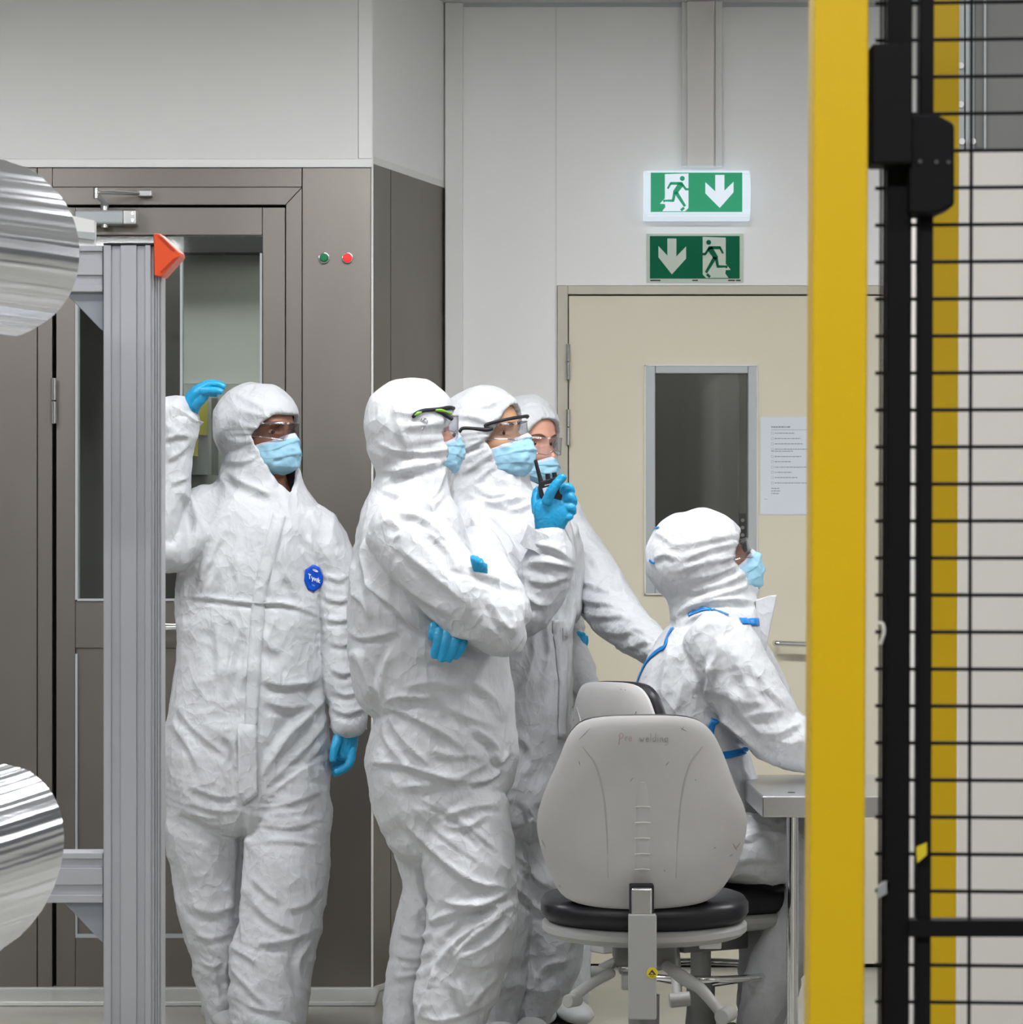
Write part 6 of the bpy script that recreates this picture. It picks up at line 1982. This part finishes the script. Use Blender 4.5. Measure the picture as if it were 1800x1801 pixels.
    if writing:
        st_ = link(bpy.data.objects.new('esd_sticker', None)); st_.parent = e; st_.location = T(0.006, yb - 0.071, zs_) - base
        c0 = T(0.006, yb - 0.071, zs_)
        cyl('sticker_disc', c0, c0 - fw * 0.0008, 0.0125, M['esd'], st_, n=28)
        def tri_(pts, nm, m, dd):
            bm = bmesh.new(); vs = [bm.verts.new(c0 - fw * dd + rt * x * s + Vector((0, 0, z * s))) for x, z in pts]; bm.faces.new(vs)
            return bm_obj(nm, bm, m, st_)
        tri_([(-7, -3.2), (0, 6.2), (7, -3.2)], 'warning_triangle', M['ink_dark'], 0.0011)
        tri_([(-3.5, -1.6), (3.0, -1.8), (0.8, 0.2), (-1.6, 1.2)], 'hand_symbol', M['esd'], 0.0013)
        text_mesh('esd_text', 'ESD', 0.0062, tuple(c0 - fw * 0.0012 + Vector((0, 0, -7.6 * s))), M['ink_dark'], st_, align='CENTER')
    # seat
    sh = 0.245
    seat = outline_round([(0, -0.215), (0.13, -0.21), (0.215, -0.16), (0.238, -0.04), (0.225, 0.11), (0.17, 0.20), (0, 0.225), (-0.17, 0.20), (-0.225, 0.11), (-0.238, -0.04), (-0.215, -0.16), (-0.13, -0.21)], 3)
    def TS(x, d, z): return T(x, z, d)          # sheet lies flat
    cushion('seat_pad', seat, lambda x, y: zseat - 0.045 + 0.25 * x * x, 0.056, M['vinyl'], e, lambda x, d, y: T(x, y, d), puff=0.016, rings=8)
    pan = [(x * 0.985, y * 0.985) for x, y in seat]
    cushion('seat_pan', pan, lambda x, y: zseat - 0.092 + 0.30 * x * x, 0.034, M['chair_part'], e, lambda x, d, y: T(x, y, d), puff=0.010, rings=7)
    # mechanism, levers, knobs, column, star base, castors
    bar('mechanism', -0.07, 0.07, -0.10, 0.10, zseat - 0.165, zseat - 0.11, M['chair_dark'], 0.006)
    zl = zseat - 0.16
    tube3('lever_rod', [V(-0.05, -0.06, zl + 0.02), V(-0.075, -0.1, zl - 0.005), V(-0.09, -0.13, zl - 0.02)], 0.005, M['chrome'], e, n=10)
    tube3('lever', [V(-0.08, -0.12, zl - 0.015), V(-0.125, -0.16, zl - 0.035), V(-0.165, -0.19, zl - 0.060)], [0.013, 0.012, 0.013], M['chair_part'], e, n=12)
    cyl('lever_knob', V(-0.180, -0.215, zl - 0.068), V(-0.155, -0.18, zl - 0.068), 0.015, M['chair_part'], e, bevel=0.003)
    tube3('lever', [V(0.045, -0.11, zl), V(0.085, -0.14, zl - 0.025), V(0.12, -0.16, zl - 0.045), V(0.155, -0.18, zl - 0.085), V(0.165, -0.185, zl - 0.1)], [0.012, 0.016, 0.014, 0.012, 0.012], M['chair_part'], e, n=12)
    cyl('lever_knob', V(0.165, -0.21, zl - 0.105), V(0.19, -0.165, zl - 0.100), 0.018, M['chair_part'], e, bevel=0.003)
    cyl('side_knob', V(-0.055, -0.11, zl - 0.035), V(-0.02, -0.11, zl - 0.035), 0.021, M['chair_part'], e, bevel=0.003)
    cyl('tension_knob', V(0.125, -0.05, zl + 0.045), V(0.175, -0.05, zl + 0.045), 0.014, M['wall_light'], e, bevel=0.002)
    cyl('column_sleeve', V(0, 0, 0.13), V(0, 0, zseat - 0.24), 0.036, M['chair_dark'], e)
    cyl('column', V(0, 0, zseat - 0.25), V(0, 0, zseat - 0.15), 0.026, M['chair_part'], e)
    cyl('base_hub', V(0, 0, 0.045), V(0, 0, 0.135), 0.045, M['chair_dark'], e, r1=0.036, bevel=0.003)
    if ring:
        pts = [V(0.2 * math.cos(t), 0.2 * math.sin(t), 0.235) for t in np.linspace(0, 2 * math.pi, 25)]
        tube3('foot_ring', pts, 0.0095, M['chrome'], e, n=10, k=2)
        for k in range(3):
            t = 2 * math.pi * k / 3 + 0.4
            tube3('ring_spoke', [V(0.03 * math.cos(t), 0.03 * math.sin(t), 0.20), V(0.2 * math.cos(t), 0.2 * math.sin(t), 0.235)], 0.007, M['chrome'], e, n=8)
    for k in range(5):
        an = math.radians(72 * k + base_turn)
        dx, dy = math.cos(an), math.sin(an)
        tube3('base_arm', [V(dx * 0.03, dy * 0.03, 0.068), V(dx * 0.16, dy * 0.16, 0.064), V(dx * 0.29, dy * 0.29, 0.056)], [0.018, 0.016, 0.012], M['black'], e, n=12)
        ca = link(bpy.data.objects.new('castor', None)); ca.parent = e; cw = T(dx * 0.29, dy * 0.29, 0.0); ca.location = cw - base
        for sg in (-1, 1):
            w0 = cw + Vector((-dy, dx, 0)) * (0.008 * sg) + Vector((0, 0, 0.027)); w1 = cw + Vector((-dy, dx, 0)) * (0.026 * sg) + Vector((0, 0, 0.027))
            cyl('castor_wheel', w0, w1, 0.027, M['plastic_dark'], ca, bevel=0.003)
        cyl('castor_stem', cw + Vector((0, 0, 0.03)), cw + Vector((0, 0, 0.060)), 0.007, M['chrome'], ca)
    return e, base, T


office_chair(1133, 7.86, 0, 0.508, 1.25 - 258 / 6000 * 7.6, 'empty grey shell work chair in front, back to the camera, writing on its backrest', True, dx_back=-0.014)
office_chair(1233, 8.62, 58, 0.455, 1.25 - 200 / 6000 * 8.45, 'grey shell work chair under the seated person, turned sideways, partly hidden by the front chair', ring=True, base_turn=56)

# ================================================================ steel desk
YDK = 7.9
dk = empty('work_table', tuple(P(1440, 1400, YDK)), 'steel topped work table with round chrome legs, cut off by the yellow post', 'table')
dk.location.z = 0
x0, x1 = X(1341, YDK), X(1341, YDK) + 1.5
ztp = Z(1400, YDK)
box('table_top', x0, x1, YDK, 8.72, ztp - 0.050, ztp, M['steel_top'] if 'steel_top' in M else M['steel_bright'], dk, bevel=0.004)
for x, y in ((x0 + 0.075, YDK + 0.06), (x1 - 0.08, YDK + 0.06), (x0 + 0.105, 8.62), (x1 - 0.08, 8.62)):
    cyl('table_leg', (x, y, 0.02), (x, y, ztp - 0.05), 0.0135, M['chrome'], dk)
    cyl('leg_foot', (x, y, 0.0), (x, y, 0.022), 0.022, M['plastic_dark'], dk)
cyl('grommet_hole', (X(1385, YDK) + 0.02, YDK + 0.12, ztp - 0.002), (X(1385, YDK) + 0.02, YDK + 0.12, ztp + 0.001), 0.009, M['gap'], dk)
tube3('foot_rail', [(x0 + 0.08, YDK + 0.06, 0.17), (x1 - 0.08, YDK + 0.06, 0.17)], 0.011, M['chrome'], dk)
